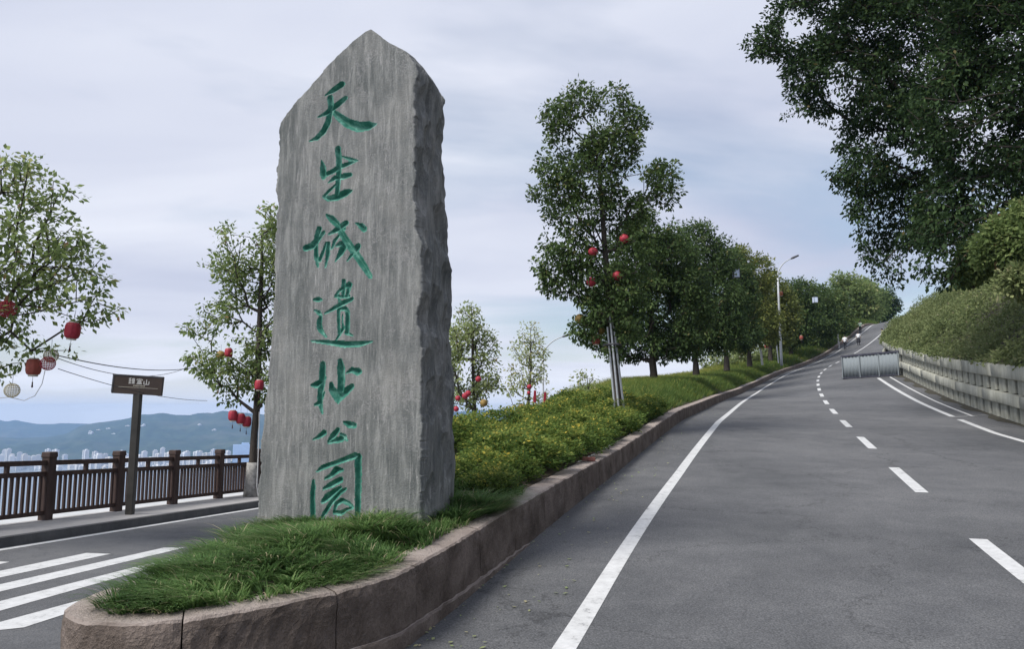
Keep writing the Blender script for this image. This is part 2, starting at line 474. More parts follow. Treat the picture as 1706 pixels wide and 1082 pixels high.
# ================================================================ THE HILL ROAD (reference line, grade, crossfall)
NK = 10
SN = np.linspace(0, 1, NK) ** 1.6 * 110.0
X0, Y0, Z0, TH0 = 2.81181, 1.53914, -1.62961, 0.26634
KAP = [0.00703, 0.00979, 0.00235, 0.0004, 0.002, 0.00148, 0.00459, 0.00977, 0.00018, 0.00844]
GRD = [0.04606, 0.06856, 0.07241, 0.06544, 0.07888, 0.08584, 0.10053, 0.12528, 0.20646, 0.30923]
XFL = [0.02, 0.0, 0.00387, 0.04, -0.00618, -0.08663, -0.14612, -0.14321, -0.18809, -0.16603]
DS = 0.25
SMIN, SMAX = -18.0, 150.0
_S = np.arange(SMIN, SMAX + DS, DS)
_k = np.interp(_S, list(SN) + [118, 150], KAP + [0.004, 0.0])
_k[_S < 0] = 0.0
_g = np.interp(_S, [-18, -4] + list(SN) + [113, 118, 150], [0.0, 0.02] + GRD + [0.06, -0.05, -0.08])
_e = np.interp(_S, [-6] + list(SN) + [122, 150], [0.0] + XFL + [-0.06, 0.0])
_i0 = int(round((0 - SMIN) / DS))
def _cum(a):
    c = np.concatenate([[0], np.cumsum((a[1:] + a[:-1]) / 2 * DS)])
    return c - c[_i0]
_th = TH0 + _cum(_k)
_X, _Y, _Z = X0 + _cum(np.sin(_th)), Y0 + _cum(np.cos(_th)), Z0 + _cum(_g)
def rd(s, o, dz=0.0):
    s = np.asarray(s, float)
    x, y, z, th, e = (np.interp(s, _S, a) for a in (_X, _Y, _Z, _th, _e))
    return np.stack([x + np.cos(th) * o, y - np.sin(th) * o, z - e * o + dz], -1)
def rdv(s, o, dz=0.0): return Vector(rd(s, o, dz).tolist())
def heading(s): return float(np.interp(s, _S, _th))

def strip(name, mat, S, offs, dzs=None, parent=None, smooth=True):
    S = np.asarray(S); rows = []
    for j, o in enumerate(offs):
        oo = o(S) if callable(o) else o
        rows.append(rd(S, oo, 0.0 if dzs is None else (dzs[j](S) if callable(dzs[j]) else dzs[j])))
    V = np.stack(rows, 1); n, m = V.shape[:2]
    I = np.arange(n * m).reshape(n, m)
    q = np.stack([I[:-1, :-1], I[:-1, 1:], I[1:, 1:], I[1:, :-1]], -1).reshape(-1, 4)
    return link(name, np_mesh(name, V, q, smooth=smooth), mat, parent)
KO = -4.3                                   # kerb face offset
hill_road = strip('hill_road', MATS['asphalt'], np.arange(SMIN, 148, 0.5), [KO - 0.12, -2.2, 0.0, 2.2, 4.62])
tag(hill_road, 'grey asphalt two lane road climbing the hill beside the stone', kind='structure')
def mark(name, S, o, w, parent=hill_road):
    return strip(name, MATS['road_paint'], S, [o - w / 2, o + w / 2], [0.004, 0.004], parent)
mark('edge_line', np.arange(0.5, 122, 0.5), -3.3, 0.15)
for i in range(1, 17):
    c = 0.042 + 5.0317 * i
    mark('lane_dash', np.linspace(c - 1.18, c + 1.18, 6), 0.0, 0.16)
mark('centre_line', np.arange(85, 120, 0.5), 0.0, 0.15)
mark('edge_line', np.arange(12, 23.2, 0.4), 3.28, 0.17)
mark('edge_line', np.concatenate([np.arange(23.8, 46, 0.4)]), 3.28, 0.17)
mark('bay_line', np.arange(24.0, 46, 0.4), 3.88, 0.09)
a, b = rd(23.4, 3.15, 0.009), rd(24.5, 4.35, 0.009)
d = (b - a)[:2] / np.linalg.norm((b - a)[:2]); nn = np.array([-d[1], d[0], 0]) * 0.05
link('cross_line', np_mesh('cross_line', [a - nn, b - nn, b + nn, a + nn], [(0, 1, 2, 3)]), MATS['road_paint'], hill_road)
# leaf-littered gutter along the wall foot
gut = strip('gutter_litter', MATS['litter_soil'], np.arange(14, 60, 0.5), [lambda S: 4.28 - 0.14 * np.sin(S * 1.7) - 0.05 * np.sin(S * 5.1), 4.5], [0.005, 0.03])
tag(gut, 'dark leaf litter and dirt in the gutter at the wall foot', kind='structure')

# ================================================================ THE LOWER ROAD (left), sidewalk
AZL = R(11.5)
DL = np.array([math.sin(AZL), math.cos(AZL)]); NL = np.array([math.cos(AZL), -math.sin(AZL)])
def zL(x, y): return -1.63 - 0.038 * (DL[0] * x + DL[1] * y)
def hitL(px, py, dz=0.0):
    r = ray(px, py)
    y = (-1.63 + dz) / (r.z + 0.038 * (DL[0] * r.x + DL[1]))
    return Vector((r.x * y, y, r.z * y))
k0 = hitL(0, 914); LK = float(np.dot((k0.x, k0.y), NL))        # lateral coordinate of the sidewalk kerb
def lp(t, l, dz=0.0):
    x, y = DL * t + NL * l
    return (x, y, zL(x, y) + dz)
# right end of each row meets the hill road's edge before the island nose, the island's inside after it
S_rows = np.concatenate([np.arange(-16, 3.2, 0.6), np.arange(3.2, 110, 2.0)])
V, NC = [], 14
for s in S_rows:
    p = rd(s, KO - 0.12)
    t = float(np.dot(p[:2], DL)); l1 = float(np.dot(p[:2], NL))
    if s > 3.2: l1 = float(np.interp(s, [3.2, 12, 30, 110], [l1 - 0.3, LK + 6.6, LK + 6.6, LK + 6.6]))
    for j in range(NC):
        u = j / (NC - 1)
        l = LK + (l1 - LK) * u
        x, y, z = lp(t, l)
        if s <= 3.2:
            k = max(0.0, min(1.0, (l - (l1 - 2.2)) / 2.2)); k = k * k * (3 - 2 * k)
            z = z * (1 - k) + p[2] * k
            if j == NC - 1: x, y = p[0], p[1]
        V.append((x, y, z))
I = np.arange(len(V)).reshape(-1, NC)
q = np.stack([I[:-1, :-1], I[:-1, 1:], I[1:, 1:], I[1:, :-1]], -1).reshape(-1, 4)
lower_road = link('lower_road', np_mesh('lower_road', V, q, smooth=True), MATS['asphalt'])
tag(lower_road, 'grey asphalt road with zebra crossing beside the railing', kind='structure')
def lmark(name, pts):
    me = np_mesh(name, [(p[0], p[1], zL(p[0], p[1]) + 0.004) for p in pts], [(0, 1, 2, 3)])
    return link(name, me, MATS['road_paint'], lower_road)
def lstrip(name, t0, t1, l0, l1, dz0, dz1, mat, parent=None, step=2.0):
    T = np.arange(t0, t1 + 1e-6, step); v = []
    for t in T: v += [lp(t, l0, dz0), lp(t, l1, dz1)]
    I = np.arange(len(v)).reshape(-1, 2)
    q = np.stack([I[:-1, 0], I[:-1, 1], I[1:, 1], I[1:, 0]], -1)
    return link(name, np_mesh(name, v, q), mat, parent)
lstrip('edge_line', -8, 60, LK + 0.10, LK + 0.25, 0.004, 0.004, MATS['road_paint'], lower_road)
def zebra(a, b, c, d_):                       # near-left, far-right top edge; then bottom edge
    return [hitL(*p) for p in (a, b, c, d_)]
lmark('zebra_stripe', zebra((-60, 965), (143.6, 922.6), (184.6, 924), (-60, 976.5)))
lmark('zebra_stripe', zebra((-60, 988.5), (272.5, 913.8), (307.6, 913.8), (-60, 1001.5)))
lmark('zebra_stripe', zebra((-70, 1021), (300, 927), (330, 926), (-70, 1039)))
lmark('zebra_stripe', zebra((-80, 1060), (150, 997), (200, 995), (40, 1047)))
lmark('zebra_stripe', zebra((-80, 955), (-10, 936.5), (16, 937.5), (-80, 961)))
# sidewalk with a real kerb step
SWK = 0.14
kerbw = lstrip('sidewalk_kerb', -10, 80, LK, LK - 0.02, -0.02, SWK, MATS['kerb_grey']); tag(kerbw, 'dark grey kerb face along the sidewalk', kind='structure')
p1 = hitL(75, 867, SWK); LF = float(np.dot((p1.x, p1.y), NL))          # fence line
sw = lstrip('sidewalk', -10, 80, LK - 0.02, LF - 0.12, SWK, SWK, MATS['pavement']); tag(sw, 'pale concrete sidewalk between kerb and railing', kind='structure')
kt = lstrip('kerb_top', -10, 80, LK - 0.0195, LK - 0.16, SWK + 0.003, SWK + 0.003, MATS['kerb_grey'], sw)
cp = lstrip('railing_coping', -10, 80, LF - 0.12, LF - 0.62, SWK + 0.0, SWK + 0.02, MATS['pale_coping'], sw)

# ================================================================ TERRAIN
# valley side falling away behind the railing, down to the river
T = np.concatenate([np.arange(-60, 120, 4.0), np.array([130, 160, 200, 260, 340])])
rows = [(0.62, SWK - 0.01), (0.64, -0.4), (3, -2.4), (8, -6), (20, -14), (60, -38), (150, -84), (300, -160), (420, -187)]
V = []
for t in T:
    for w, dz in rows:
        x, y, z = lp(t, LF - w)
        j = 0 if w < 2 else 0.25 * min(w, 40) * 0.18 * mnoise.noise((x * 0.07, y * 0.07, 3.0))
        V.append((x, y, max(z, lp(80, LF)[2]) + dz + j if w > 1 else z + dz))
I = np.arange(len(V)).reshape(len(T), -1)
q = np.stack([I[:-1, :-1], I[1:, :-1], I[1:, 1:], I[:-1, 1:]], -1).reshape(-1, 4)
simple('valley_scrub', (0.055, 0.075, 0.03), 0.95, 0.5, 0.6, bump=0.5)
tag(link('valley_slope', np_mesh('valley_slope', V, q, smooth=True), MATS['valley_scrub']), 'scrubby slope falling from the railing to the river', kind='structure')
# river
m, t, bs, out = nt('river_water')
bs.inputs['Base Color'].default_value = (0.16, 0.19, 0.20, 1)
bs.inputs['Roughness'].default_value = 0.22
bs.inputs['Specular IOR Level'].default_value = 0.6
nz = nnoise(t, 0.02, 4, 0.6); nbump(t, bs, nz.outputs['Fac'], 0.15, 1.0)
RIV = -188.0
ang = np.linspace(0, 2 * math.pi, 65)[:-1]
Vr = [(0, 0, RIV)] + [(7000 * math.cos(a_), 7000 * math.sin(a_), RIV) for a_ in ang]
tag(link('river', np_mesh('river', Vr, tris=[(0, 1 + i, 1 + (i + 1) % 64) for i in range(64)]), m), 'pale wide river below the hill', kind='structure')
# far shore, town terrace and hills
def azpx(x): return math.atan((x - CX) / F_PX)
RIDGE_NEAR = [(-900, 712), (-300, 720), (0, 727), (40, 730), (98, 727), (120, 721), (141, 709.5), (162, 705), (197, 701), (218, 697), (239, 691), (256, 689.7), (274, 688.4), (297, 691), (320, 692), (333, 688.4), (357, 689), (375, 685), (430, 690), (520, 700), (620, 694), (755, 688), (798, 690), (822, 684), (846, 680), (906, 674), (1000, 672), (1150, 680), (1400, 700), (2600, 700)]
RIDGE_FAR = [(-900, 690), (-300, 702), (0, 699.7), (18, 702.5), (32, 700.4), (56, 704.6), (75, 706.7), (120, 705), (200, 709), (300, 704), (500, 697), (700, 690), (800, 684), (950, 690), (1200, 694), (2600, 700)]
def hills(name, ridge, r0, r1, depth_back, seed, base0, label, mat):
    ax = [azpx(p[0]) for p in ridge]; ay = [(HORIZON - p[1]) / F_PX for p in ridge]
    A = np.radians(np.concatenate([np.linspace(-62, -38, 20), np.arange(-37.6, 12, 0.16), np.linspace(12.5, 62, 40)]))
    U = np.concatenate([np.linspace(0, 1, 46), 1 + np.linspace(0.06, 1, 10)])
    V = []
    for a_ in A:
        el = np.interp(a_, ax, ay)
        top = el * r1 / 1.0
        for u in U:
            if u <= 1:
                r = r0 + (r1 - r0) * u
                z = base0 + (top - base0) * (u ** 1.5 * 0.55 + 0.45 * u ** 3.0)
            else:
                r = r1 + depth_back * (u - 1); z = top + (base0 - top) * (u - 1) * 0.8
            x, y = r * math.sin(a_) / math.cos(a_), r
            if abs(a_) > 1.0: x = math.copysign(min(r * 1.55, 6900), a_)
            k = math.sin(math.pi * min(u, 1.0)) if u < 1 else 0.1
            nz = mnoise.fractal((x * 0.0016 + seed, y * 0.0016, 0), 0.8, 2.2, 5) * 55 * k + mnoise.fractal((x * 0.014 + seed, y * 0.014, 3), 0.9, 2.0, 4) * 9 * (0.25 + k)
            V.append((x, y, z + nz if u > 0.02 else z))
    I = np.arange(len(V)).reshape(len(A), -1)
    q = np.stack([I[:-1, :-1], I[1:, :-1], I[1:, 1:], I[:-1, 1:]], -1).reshape(-1, 4)
    o = link(name, np_mesh(name, V, q, smooth=True), mat)
    tag(o, label, kind='structure')
    return o, A, U, np.array(V).reshape(len(A), len(U), 3)
m, t, bs, out = nt('far_forest')
f1 = nnoise(t, 0.02, 6, 0.7); f2 = nnoise(t, 0.0035, 4, 0.6)
c = nramp(t, f1.outputs['Fac'], [(0.3, (0.018, 0.032, 0.016)), (0.6, (0.045, 0.07, 0.03)), (0.75, (0.11, 0.125, 0.07))]).outputs[0]
c = nmix(t, nramp(t, f2.outputs['Fac'], [(0.5, (0, 0, 0)), (0.66, (1, 1, 1))]).outputs[0], c, (0.085, 0.095, 0.055))
t.links.new(c, bs.inputs['Base Color']); bs.inputs['Roughness'].default_value = 0.95; bs.inputs['Specular IOR Level'].default_value = 0.05
near_hill, HA, HU, HV = hills('wooded_hill', RIDGE_NEAR, 2520, 4500, 450, 2.0, RIV - 4, 'long wooded hill rising behind the riverside town', MATS['far_forest'])
far_ridge, _, _, _ = hills('distant_ridge', RIDGE_FAR, 5000, 6300, 500, 9.0, RIV - 4, 'farther blue mountain ridge', MATS['far_forest'])
def hill_z(az, r):
    i = int(np.clip(np.searchsorted(HA, az), 1, len(HA) - 1))
    rr = HV[i, :46, 1]
    return float(np.interp(r, rr, HV[i, :46, 2]))

# right-hand hillside above the wall
WO, WH = 4.55, 1.6                            # wall face offset, wall height
SR = np.concatenate([np.arange(-18, 130, 1.0)])
prof = [(0.06, -0.03), (0.5, 0.2), (1.2, 0.75), (2.4, 1.7), (4.0, 3.0), (6.5, 5.0), (10, 7.6), (16, 11), (28, 16), (60, 22)]
def hside_z(s, w):
    wh = WH + 0.1 if s < 60 else max(0.3, WH - (s - 60) * 0.06)
    dz = float(np.interp(w, [p[0] for p in prof], [p[1] for p in prof]))
    k = float(np.interp(s, [-18, 40, 60, 80, 130], [1.0, 1.0, 0.75, 0.45, 0.25]))
    return wh + dz * k
def hside(s, w):
    base = rd(s, WO); p = rd(s, WO + w)
    z = base[2] + hside_z(s, w) + 0.35 * min(1, w) * mnoise.fractal((p[0] * 0.5, p[1] * 0.5, 1.0), 0.8, 2.1, 4)
    return Vector((p[0], p[1], z))
V = []
W_ = [0.12, 0.4, 0.8, 1.3, 2.0, 2.8, 3.8, 5, 6.5, 8.5, 11, 15, 22, 36, 60]
for s in SR:
    e0 = hside(float(s), W_[0]); V.append(e0 - Vector((0, 0, 0.6)))
    for w in W_: V.append(hside(float(s), w))
I = np.arange(len(V)).reshape(len(SR), -1)
q = np.stack([I[:-1, :-1], I[:-1, 1:], I[1:, 1:], I[1:, :-1]], -1).reshape(-1, 4)
tag(link('hillside', np_mesh('hillside', [tuple(v) for v in V], q, smooth=True), MATS['litter_soil']), 'steep earth hillside above the retaining wall', kind='structure')

# ================================================================ ISLAND: kerb, soil
def kerb_h(s): return float(np.interp(s, [0, 4, 9, 13, 60, 120], [0.48, 0.45, 0.36, 0.31, 0.34, 0.34]))
nose_px = [(559, 988.8, -1.04), (443, 1012, -1.055), (310, 1035, -1.07), (228, 1043.7, -1.08), (164, 1041.6, -1.09), (122, 1036, -1.09), (99, 1024, -1.09), (105, 1011, -1.09), (125, 1000, -1.085)]
def zhit(px, py, z):
    r = ray(px, py); y = z / r.z
    return Vector((r.x * y, y, z))
nose = [zhit(*p) for p in nose_px]
right_top = []
for s in np.concatenate([np.arange(2.2, 14, 0.45), np.arange(14, 60, 0.9)]):
    p = rdv(float(s), KO); p.z += kerb_h(float(s)); right_top.append(p)
# left flank of the island along the lower road
lf = [Vector((nose[-1].x + 0.03, nose[-1].y + 0.3, -1.085))]
lfp = [(-2.50, 5.0), (-2.46, 6.0), (-2.40, 7.0), (-2.25, 8.0), (-2.0, 9.2), (-1.6, 11.0)]
lf += [Vector((x, y, -1.085 - 0.02 * (y - 5))) for x, y in lfp]
outline = list(reversed(lf)) + list(reversed(nose)) + right_top[0:]       # left flank -> nose -> up the hill
# resample to an even polyline
def resample(pts, step):
    d_ = [0.0]
    for a_, b_ in zip(pts[:-1], pts[1:]): d_.append(d_[-1] + (b_ - a_).length)
    n = int(d_[-1] / step); o = []
    for i in range(n + 1):
        x = d_[-1] * i / n
        o.append(Vector([float(np.interp(x, d_, [p[k] for p in pts])) for k in range(3)]))
    return o
OUT = resample(outline, 0.045)
L = len(OUT)
# smooth in plan
for _ in range(10):
    OUT = [OUT[0]] + [(OUT[i - 1] + OUT[i] * 2 + OUT[i + 1]) / 4 for i in range(1, L - 1)] + [OUT[-1]]
def inward(i):
    a_, b_ = OUT[max(i - 2, 0)], OUT[min(i + 2, L - 1)]
    t_ = (b_ - a_); t_.z = 0; t_.normalize()
    return Vector((-t_.y, t_.x, 0))              # left of travel = island side
island_kerb = empty('island_kerb', OUT[0]); tag(island_kerb, 'brown sandstone kerb wall curving round the stone and up the hill', 'kerb')
KW = 0.27
def ground_at(p):
    d2 = (_X - p.x) ** 2 + (_Y - p.y) ** 2
    i = int(d2.argmin()); th = _th[i]
    o = math.cos(th) * (p.x - _X[i]) - math.sin(th) * (p.y - _Y[i])
    if o > KO - 0.5: return float(_Z[i] - _e[i] * o)
    return zL(p.x, p.y)
def kerb_block(i0, i1, seed):
    sec = [(-0.012, None), (-0.008, 'f0.2'), (-0.004, 'f0.4'), (-0.002, 'f0.58'), (0.0, 'f0.74'), (0.0, 'f0.86'), (0.002, -0.05), (0.008, -0.012), (0.024, 0.0), (KW * 0.5, 0.004), (KW - 0.02, 0.0), (KW, -0.2)]
    idx = list(range(i0, i1 + 1)); rows = []
    for n_, i in enumerate(idx):
        p, nv = OUT[i].copy(), inward(i)
        t_ = Vector((nv.y, -nv.x, 0))
        sh = 0.0
        if n_ == 0: p = p + t_ * -0.0 + (OUT[i + 1] - OUT[i]).normalized() * 0.004
        if n_ == len(idx) - 1: p = p - (OUT[i] - OUT[i - 1]).normalized() * 0.004
        end = n_ in (0, len(idx) - 1)
        g = ground_at(p) - 0.05
        row = []
        for j, (w, dz) in enumerate(sec):
            z = g if dz is None else (g + (p.z - g) * float(dz[1:]) if isinstance(dz, str) else p.z + dz)
            q_ = p + nv * w
            q_.z = z
            a_ = 0.007
            nx = mnoise.noise((q_.x * 6 + seed * 7.1, q_.y * 6, q_.z * 6)) * a_ + mnoise.noise((q_.x * 19, q_.y * 19 + seed, q_.z * 19)) * 0.007
            nx += 0.005 * mnoise.noise((q_.x * 38, q_.y * 38, q_.z * 38 + seed))
            if j == 7: nx += -0.02 * max(0, mnoise.noise((q_.x * 14, q_.y * 14, 5.0)) - 0.25)
            if j < 11: q_ += nv * nx * (1.0 if j < 8 else 0.3); q_.z += nx * (0.6 if 6 <= j < 11 else 0)
            if end and j < 9: q_ += nv * 0.008; q_.z -= 0.006
            row.append(q_)
        rows.append(row)
    n, m_ = len(rows), len(sec)
    v = [tuple(p) for r_ in rows for p in r_]
    f = []
    for a_ in range(n - 1):
        for b_ in range(m_ - 1):
            f.append((a_ * m_ + b_, (a_ + 1) * m_ + b_, (a_ + 1) * m_ + b_ + 1, a_ * m_ + b_ + 1))
    f.append(tuple(range(m_))); f.append(tuple((n - 1) * m_ + k for k in reversed(range(m_))))
    me = bpy.data.meshes.new('kerb_stone'); me.from_pydata(v, [], f); me.update()
    bm = bmesh.new(); bm.from_mesh(me); bmesh.ops.recalc_face_normals(bm, faces=bm.faces); bm.to_mesh(me); bm.free()
    o = link('kerb_stone', me, MATS['kerb_sandstone'], island_kerb)
    o.matrix_parent_inverse = Matrix.Translation(-island_kerb.location)
    return o
NOSE_I = min(range(L), key=lambda i: OUT[i].y) - 4
def nearest_out(px):
    best, bi = 1e9, 0
    for i, p in enumerate(OUT):
        if p.y < 2: continue
        dpt = p.y * CP + p.z * SP
        u = CX + F_PX * p.x / dpt
        vv = CY - F_PX * (-p.y * SP + p.z * CP) / dpt
        if vv < 880 or i < NOSE_I: continue
        e_ = abs(u - px) + (1000 if i < 60 else 0)
        if e_ < best: best, bi = e_, i
    return bi
j1, j2, j3, j4 = nearest_out(310), nearest_out(560), nearest_out(695), nearest_out(806)
joints = [j1, j2, j3, j4]
while joints[0] > 22: joints.insert(0, max(0, joints[0] - random.randint(19, 24)))
if joints[0] > 0: joints[0] = 0
while joints[-1] < L - 27: joints.append(joints[-1] + random.randint(20, 24))
joints[-1] = L - 1
for n_, (a_, b_) in enumerate(zip(joints[:-1], joints[1:])):
    if b_ - a_ >= 2: kerb_block(a_, b_, n_)
# projecting footing course at the nose
V, Fq = [], []
fi = [i for i in range(j1, min(L - 1, j4 + 32), 2)]
for i in fi:
    p, nv = OUT[i], inward(i); g = ground_at(p)
    k = float(np.interp(i, [j1, j3, j4 + 32], [0.13, 0.10, 0.01]))
    for w, z in ((-0.035, g - 0.05), (-0.032, g + k * 0.85), (-0.018, g + k), (0.02, g + k)):
        q_ = p + nv * (w + 0.008 * mnoise.noise((p.x * 9, p.y * 9, z * 9))); V.append((q_.x, q_.y, z + 0.006 * mnoise.noise((p.x * 7, p.y * 7, w * 40))))
I = np.arange(len(V)).reshape(-1, 4)
q = np.stack([I[:-1, :-1], I[1:, :-1], I[1:, 1:], I[:-1, 1:]], -1).reshape(-1, 4)
fo = link('footing', np_mesh('footing', V, q), MATS['kerb_sandstone'], island_kerb); fo.matrix_parent_inverse = Matrix.Translation(-island_kerb.location)
# the kerb's far run, stones too small to tell apart
SF = np.arange(59.5, 128, 0.6)
hk = [lambda S: np.full_like(S, -0.05), lambda S: np.full_like(S, 0.32), lambda S: np.full_like(S, 0.345), lambda S: np.full_like(S, 0.345), lambda S: np.full_like(S, 0.1)]
fk = strip('far_kerb_run', MATS['kerb_sandstone'], SF, [KO, KO, KO - 0.03, KO - 0.36, KO - 0.36], hk, island_kerb, smooth=False); fk.matrix_parent_inverse = Matrix.Translation(-island_kerb.location)

# planted ground of the island and of the bank up the hill
def bank_z(s, w):
    """height of the planted bank, w metres in from the kerb face"""
    base = rd(s, KO)[2] + kerb_h(s) - 0.03
    flat = float(np.interp(s, [0, 14, 26, 50], [2.5, 2.2, 4.5, 6.0]))
    hump = float(np.interp(s, [0, 10, 18, 30, 60], [0.0, 0.06, 0.22, 0.5, 0.5])) * min(1.0, max(0, w - 0.36) / 1.0)
    return base + hump - max(0.0, w - flat) * 0.75
V = []
SB = np.arange(1.0, 128, 0.5)
WB = [0.34, 0.7, 1.1, 1.7, 2.4, 3.2, 4.2, 5.4, 6.8, 8.5, 11, 15]
for s in SB:
    for w in WB:
        p = rd(float(s), KO - w); z = bank_z(float(s), w)
        if s < 12:
            # nose part: level, mounded under the stone
            z = min(z, -0.98 + 0.05 * s * 0.5) if w > 2.2 else z
        z = max(z, zL(p[0], p[1]) - 0.6)
        V.append((p[0], p[1], z))
I = np.arange(len(V)).reshape(len(SB), -1)
keep = []
for a_ in range(len(SB) - 1):
    for b_ in range(len(WB) - 1):
        s, w = SB[a_], WB[b_ + 1]
        if s < 12 and w > 2.3 + 0.16 * s: continue
        if s < 4.5: continue
        keep.append((I[a_, b_], I[a_, b_ + 1], I[a_ + 1, b_ + 1], I[a_ + 1, b_]))
tag(link('planted_bank', np_mesh('planted_bank', V, keep, smooth=True), MATS['soil']), 'planted soil bank between the two roads', kind='structure')
# soil inside the nose: fan from the inner kerb line to a mound
ins = [OUT[i] + inward(i) * (KW - 0.03) for i in range(0, nearest_out(806) + 80, 4)]
cxy = Vector((-1.45, 5.9, -0.9))
V = [tuple(cxy)]; NR = 6
for p in ins:
    for k in range(1, NR + 1):
        u = k / NR
        q_ = cxy.lerp(p, u); q_.z = (p.z - 0.02) + (cxy.z - p.z + 0.02) * (1 - u) ** 1.2 * 1.0
        V.append(tuple(q_))
tr, qd = [], []
for i in range(len(ins) - 1):
    b0, b1 = 1 + i * NR, 1 + (i + 1) * NR
    tr.append((0, b0, b1))
    for k in range(NR - 1): qd.append((b0 + k, b0 + k + 1, b1 + k + 1, b1 + k))
tag(link('island_soil', np_mesh('island_soil', V, qd, tr, smooth=True), MATS['soil']), 'soil of the island nose round the stone', kind='structure')
INS = [(p.x, p.y) for p in ins]

# ================================================================ THE STONE MONUMENT
FL, FR = Vector((-2.10, 6.10, -1.2)) * 1.08, Vector((-0.715, 5.82, -1.2)) * 1.08
UX = (FR - FL).normalized(); WX = Vector((-UX.y, UX.x, 0)); SW = (FR - FL).length
def st_uv(px, py):
    r = ray(px, py); k = FL.dot(WX) / r.dot(WX); p = r * k
    return ((p - FL).dot(UX), p.z - FL.z)
left_px = [(427, 905), (428, 885), (432, 800), (440, 700), (449, 600), (456, 520), (458, 480), (459.5, 392), (461.6, 338), (458, 317), (463.6, 263), (463.6, 238), (468, 204.6), (480, 186), (495, 167), (520, 140), (549, 105), (586, 69.5), (607, 53), (617, 48.5)]
ridge_px = [(703, 905), (702, 834), (702.7, 668), (702.7, 560), (701, 550), (696, 542), (697, 526), (702, 500), (703.5, 480), (703.5, 404), (696.5, 383), (692, 321), (694, 279), (692, 217), (692, 155), (697, 122), (694, 104), (677, 85), (648.6, 70), (628, 55), (619, 48.7)]
sil_px = [(755, 905), (754.6, 834), (754.6, 634), (752.6, 605), (746, 556), (752.6, 510), (751.7, 485), (749.7, 458), (742, 417), (744, 392), (741, 346), (738, 296), (734, 259), (736.8, 217), (739, 159), (734, 138), (719, 115), (703.5, 101.5), (680, 85), (650, 70), (629, 55), (620, 48.7)]
def prof_uv(pts):
    a_ = sorted([st_uv(*p) for p in pts], key=lambda t_: t_[1])
    return np.array([t_[1] for t_ in a_]), np.array([t_[0] for t_ in a_])
lv, lu = prof_uv(left_px); rv, ru = prof_uv(ridge_px)
VT = float(lv.max()) - 0.002
NV, NA = 640, 236
vrow = np.concatenate([np.linspace(0, VT * 0.97, NV - 60), VT - (VT * 0.03) * (1 - np.linspace(0, 1, 61)[1:]) ** 1.5])
NV = len(vrow)
UL, UR = np.interp(vrow, lv, lu), np.interp(vrow, rv, ru)
UR = np.maximum(UR, UL + 0.004)
UR0 = np.convolve(np.pad(UR, 6, mode='edge'), np.ones(13) / 13, mode='valid'); UL0 = UL.copy()
for i in range(NV):
    UL[i] += (0.013 * mnoise.fractal((vrow[i] * 5, 1.3, 0), 0.8, 2.2, 4) + 0.008 * (mnoise.cell((vrow[i] * 16, 0.3, 0)) - 0.5) + 0.006 * mnoise.noise((vrow[i] * 40, 0, 0))) * min(1, (VT - vrow[i]) * 6)
    UR[i] += (0.013 * mnoise.fractal((vrow[i] * 7, 8.3, 0), 0.7, 2.2, 4) + 0.009 * (mnoise.cell((vrow[i] * 14, 9.3, 0)) - 0.5)) * min(1, (VT - vrow[i]) * 6)
UR = np.maximum(UR, UL + 0.004)
# side depth from the far silhouette edge
sy = np.array([p[1] for p in sil_px])[::-1]; sx = np.array([p[0] for p in sil_px])[::-1]
def depth_for(u, v):
    P0 = FL + UX * u + Vector((0, 0, v))
    lo, hi = 0.02, 2.2
    def pix(d_):
        q_ = P0 + WX * d_; dp = q_.y * CP + q_.z * SP
        return CX + F_PX * q_.x / dp, CY - F_PX * (-q_.y * SP + q_.z * CP) / dp
    for _ in range(26):
        mid = (lo + hi) / 2; a_, b_ = pix(mid)
        if a_ < np.interp(b_, sy, sx): lo = mid
        else: hi = mid
    return (lo + hi) / 2
dep = np.array([depth_for(UR[i], vrow[i]) for i in range(NV)])
dep = np.clip(dep, 0.05, 1.15)
ker = np.ones(9) / 9
dep = np.convolve(np.pad(dep, 4, mode='edge'), ker, mode='valid')
depL = np.minimum(dep, 0.75) * 0.9
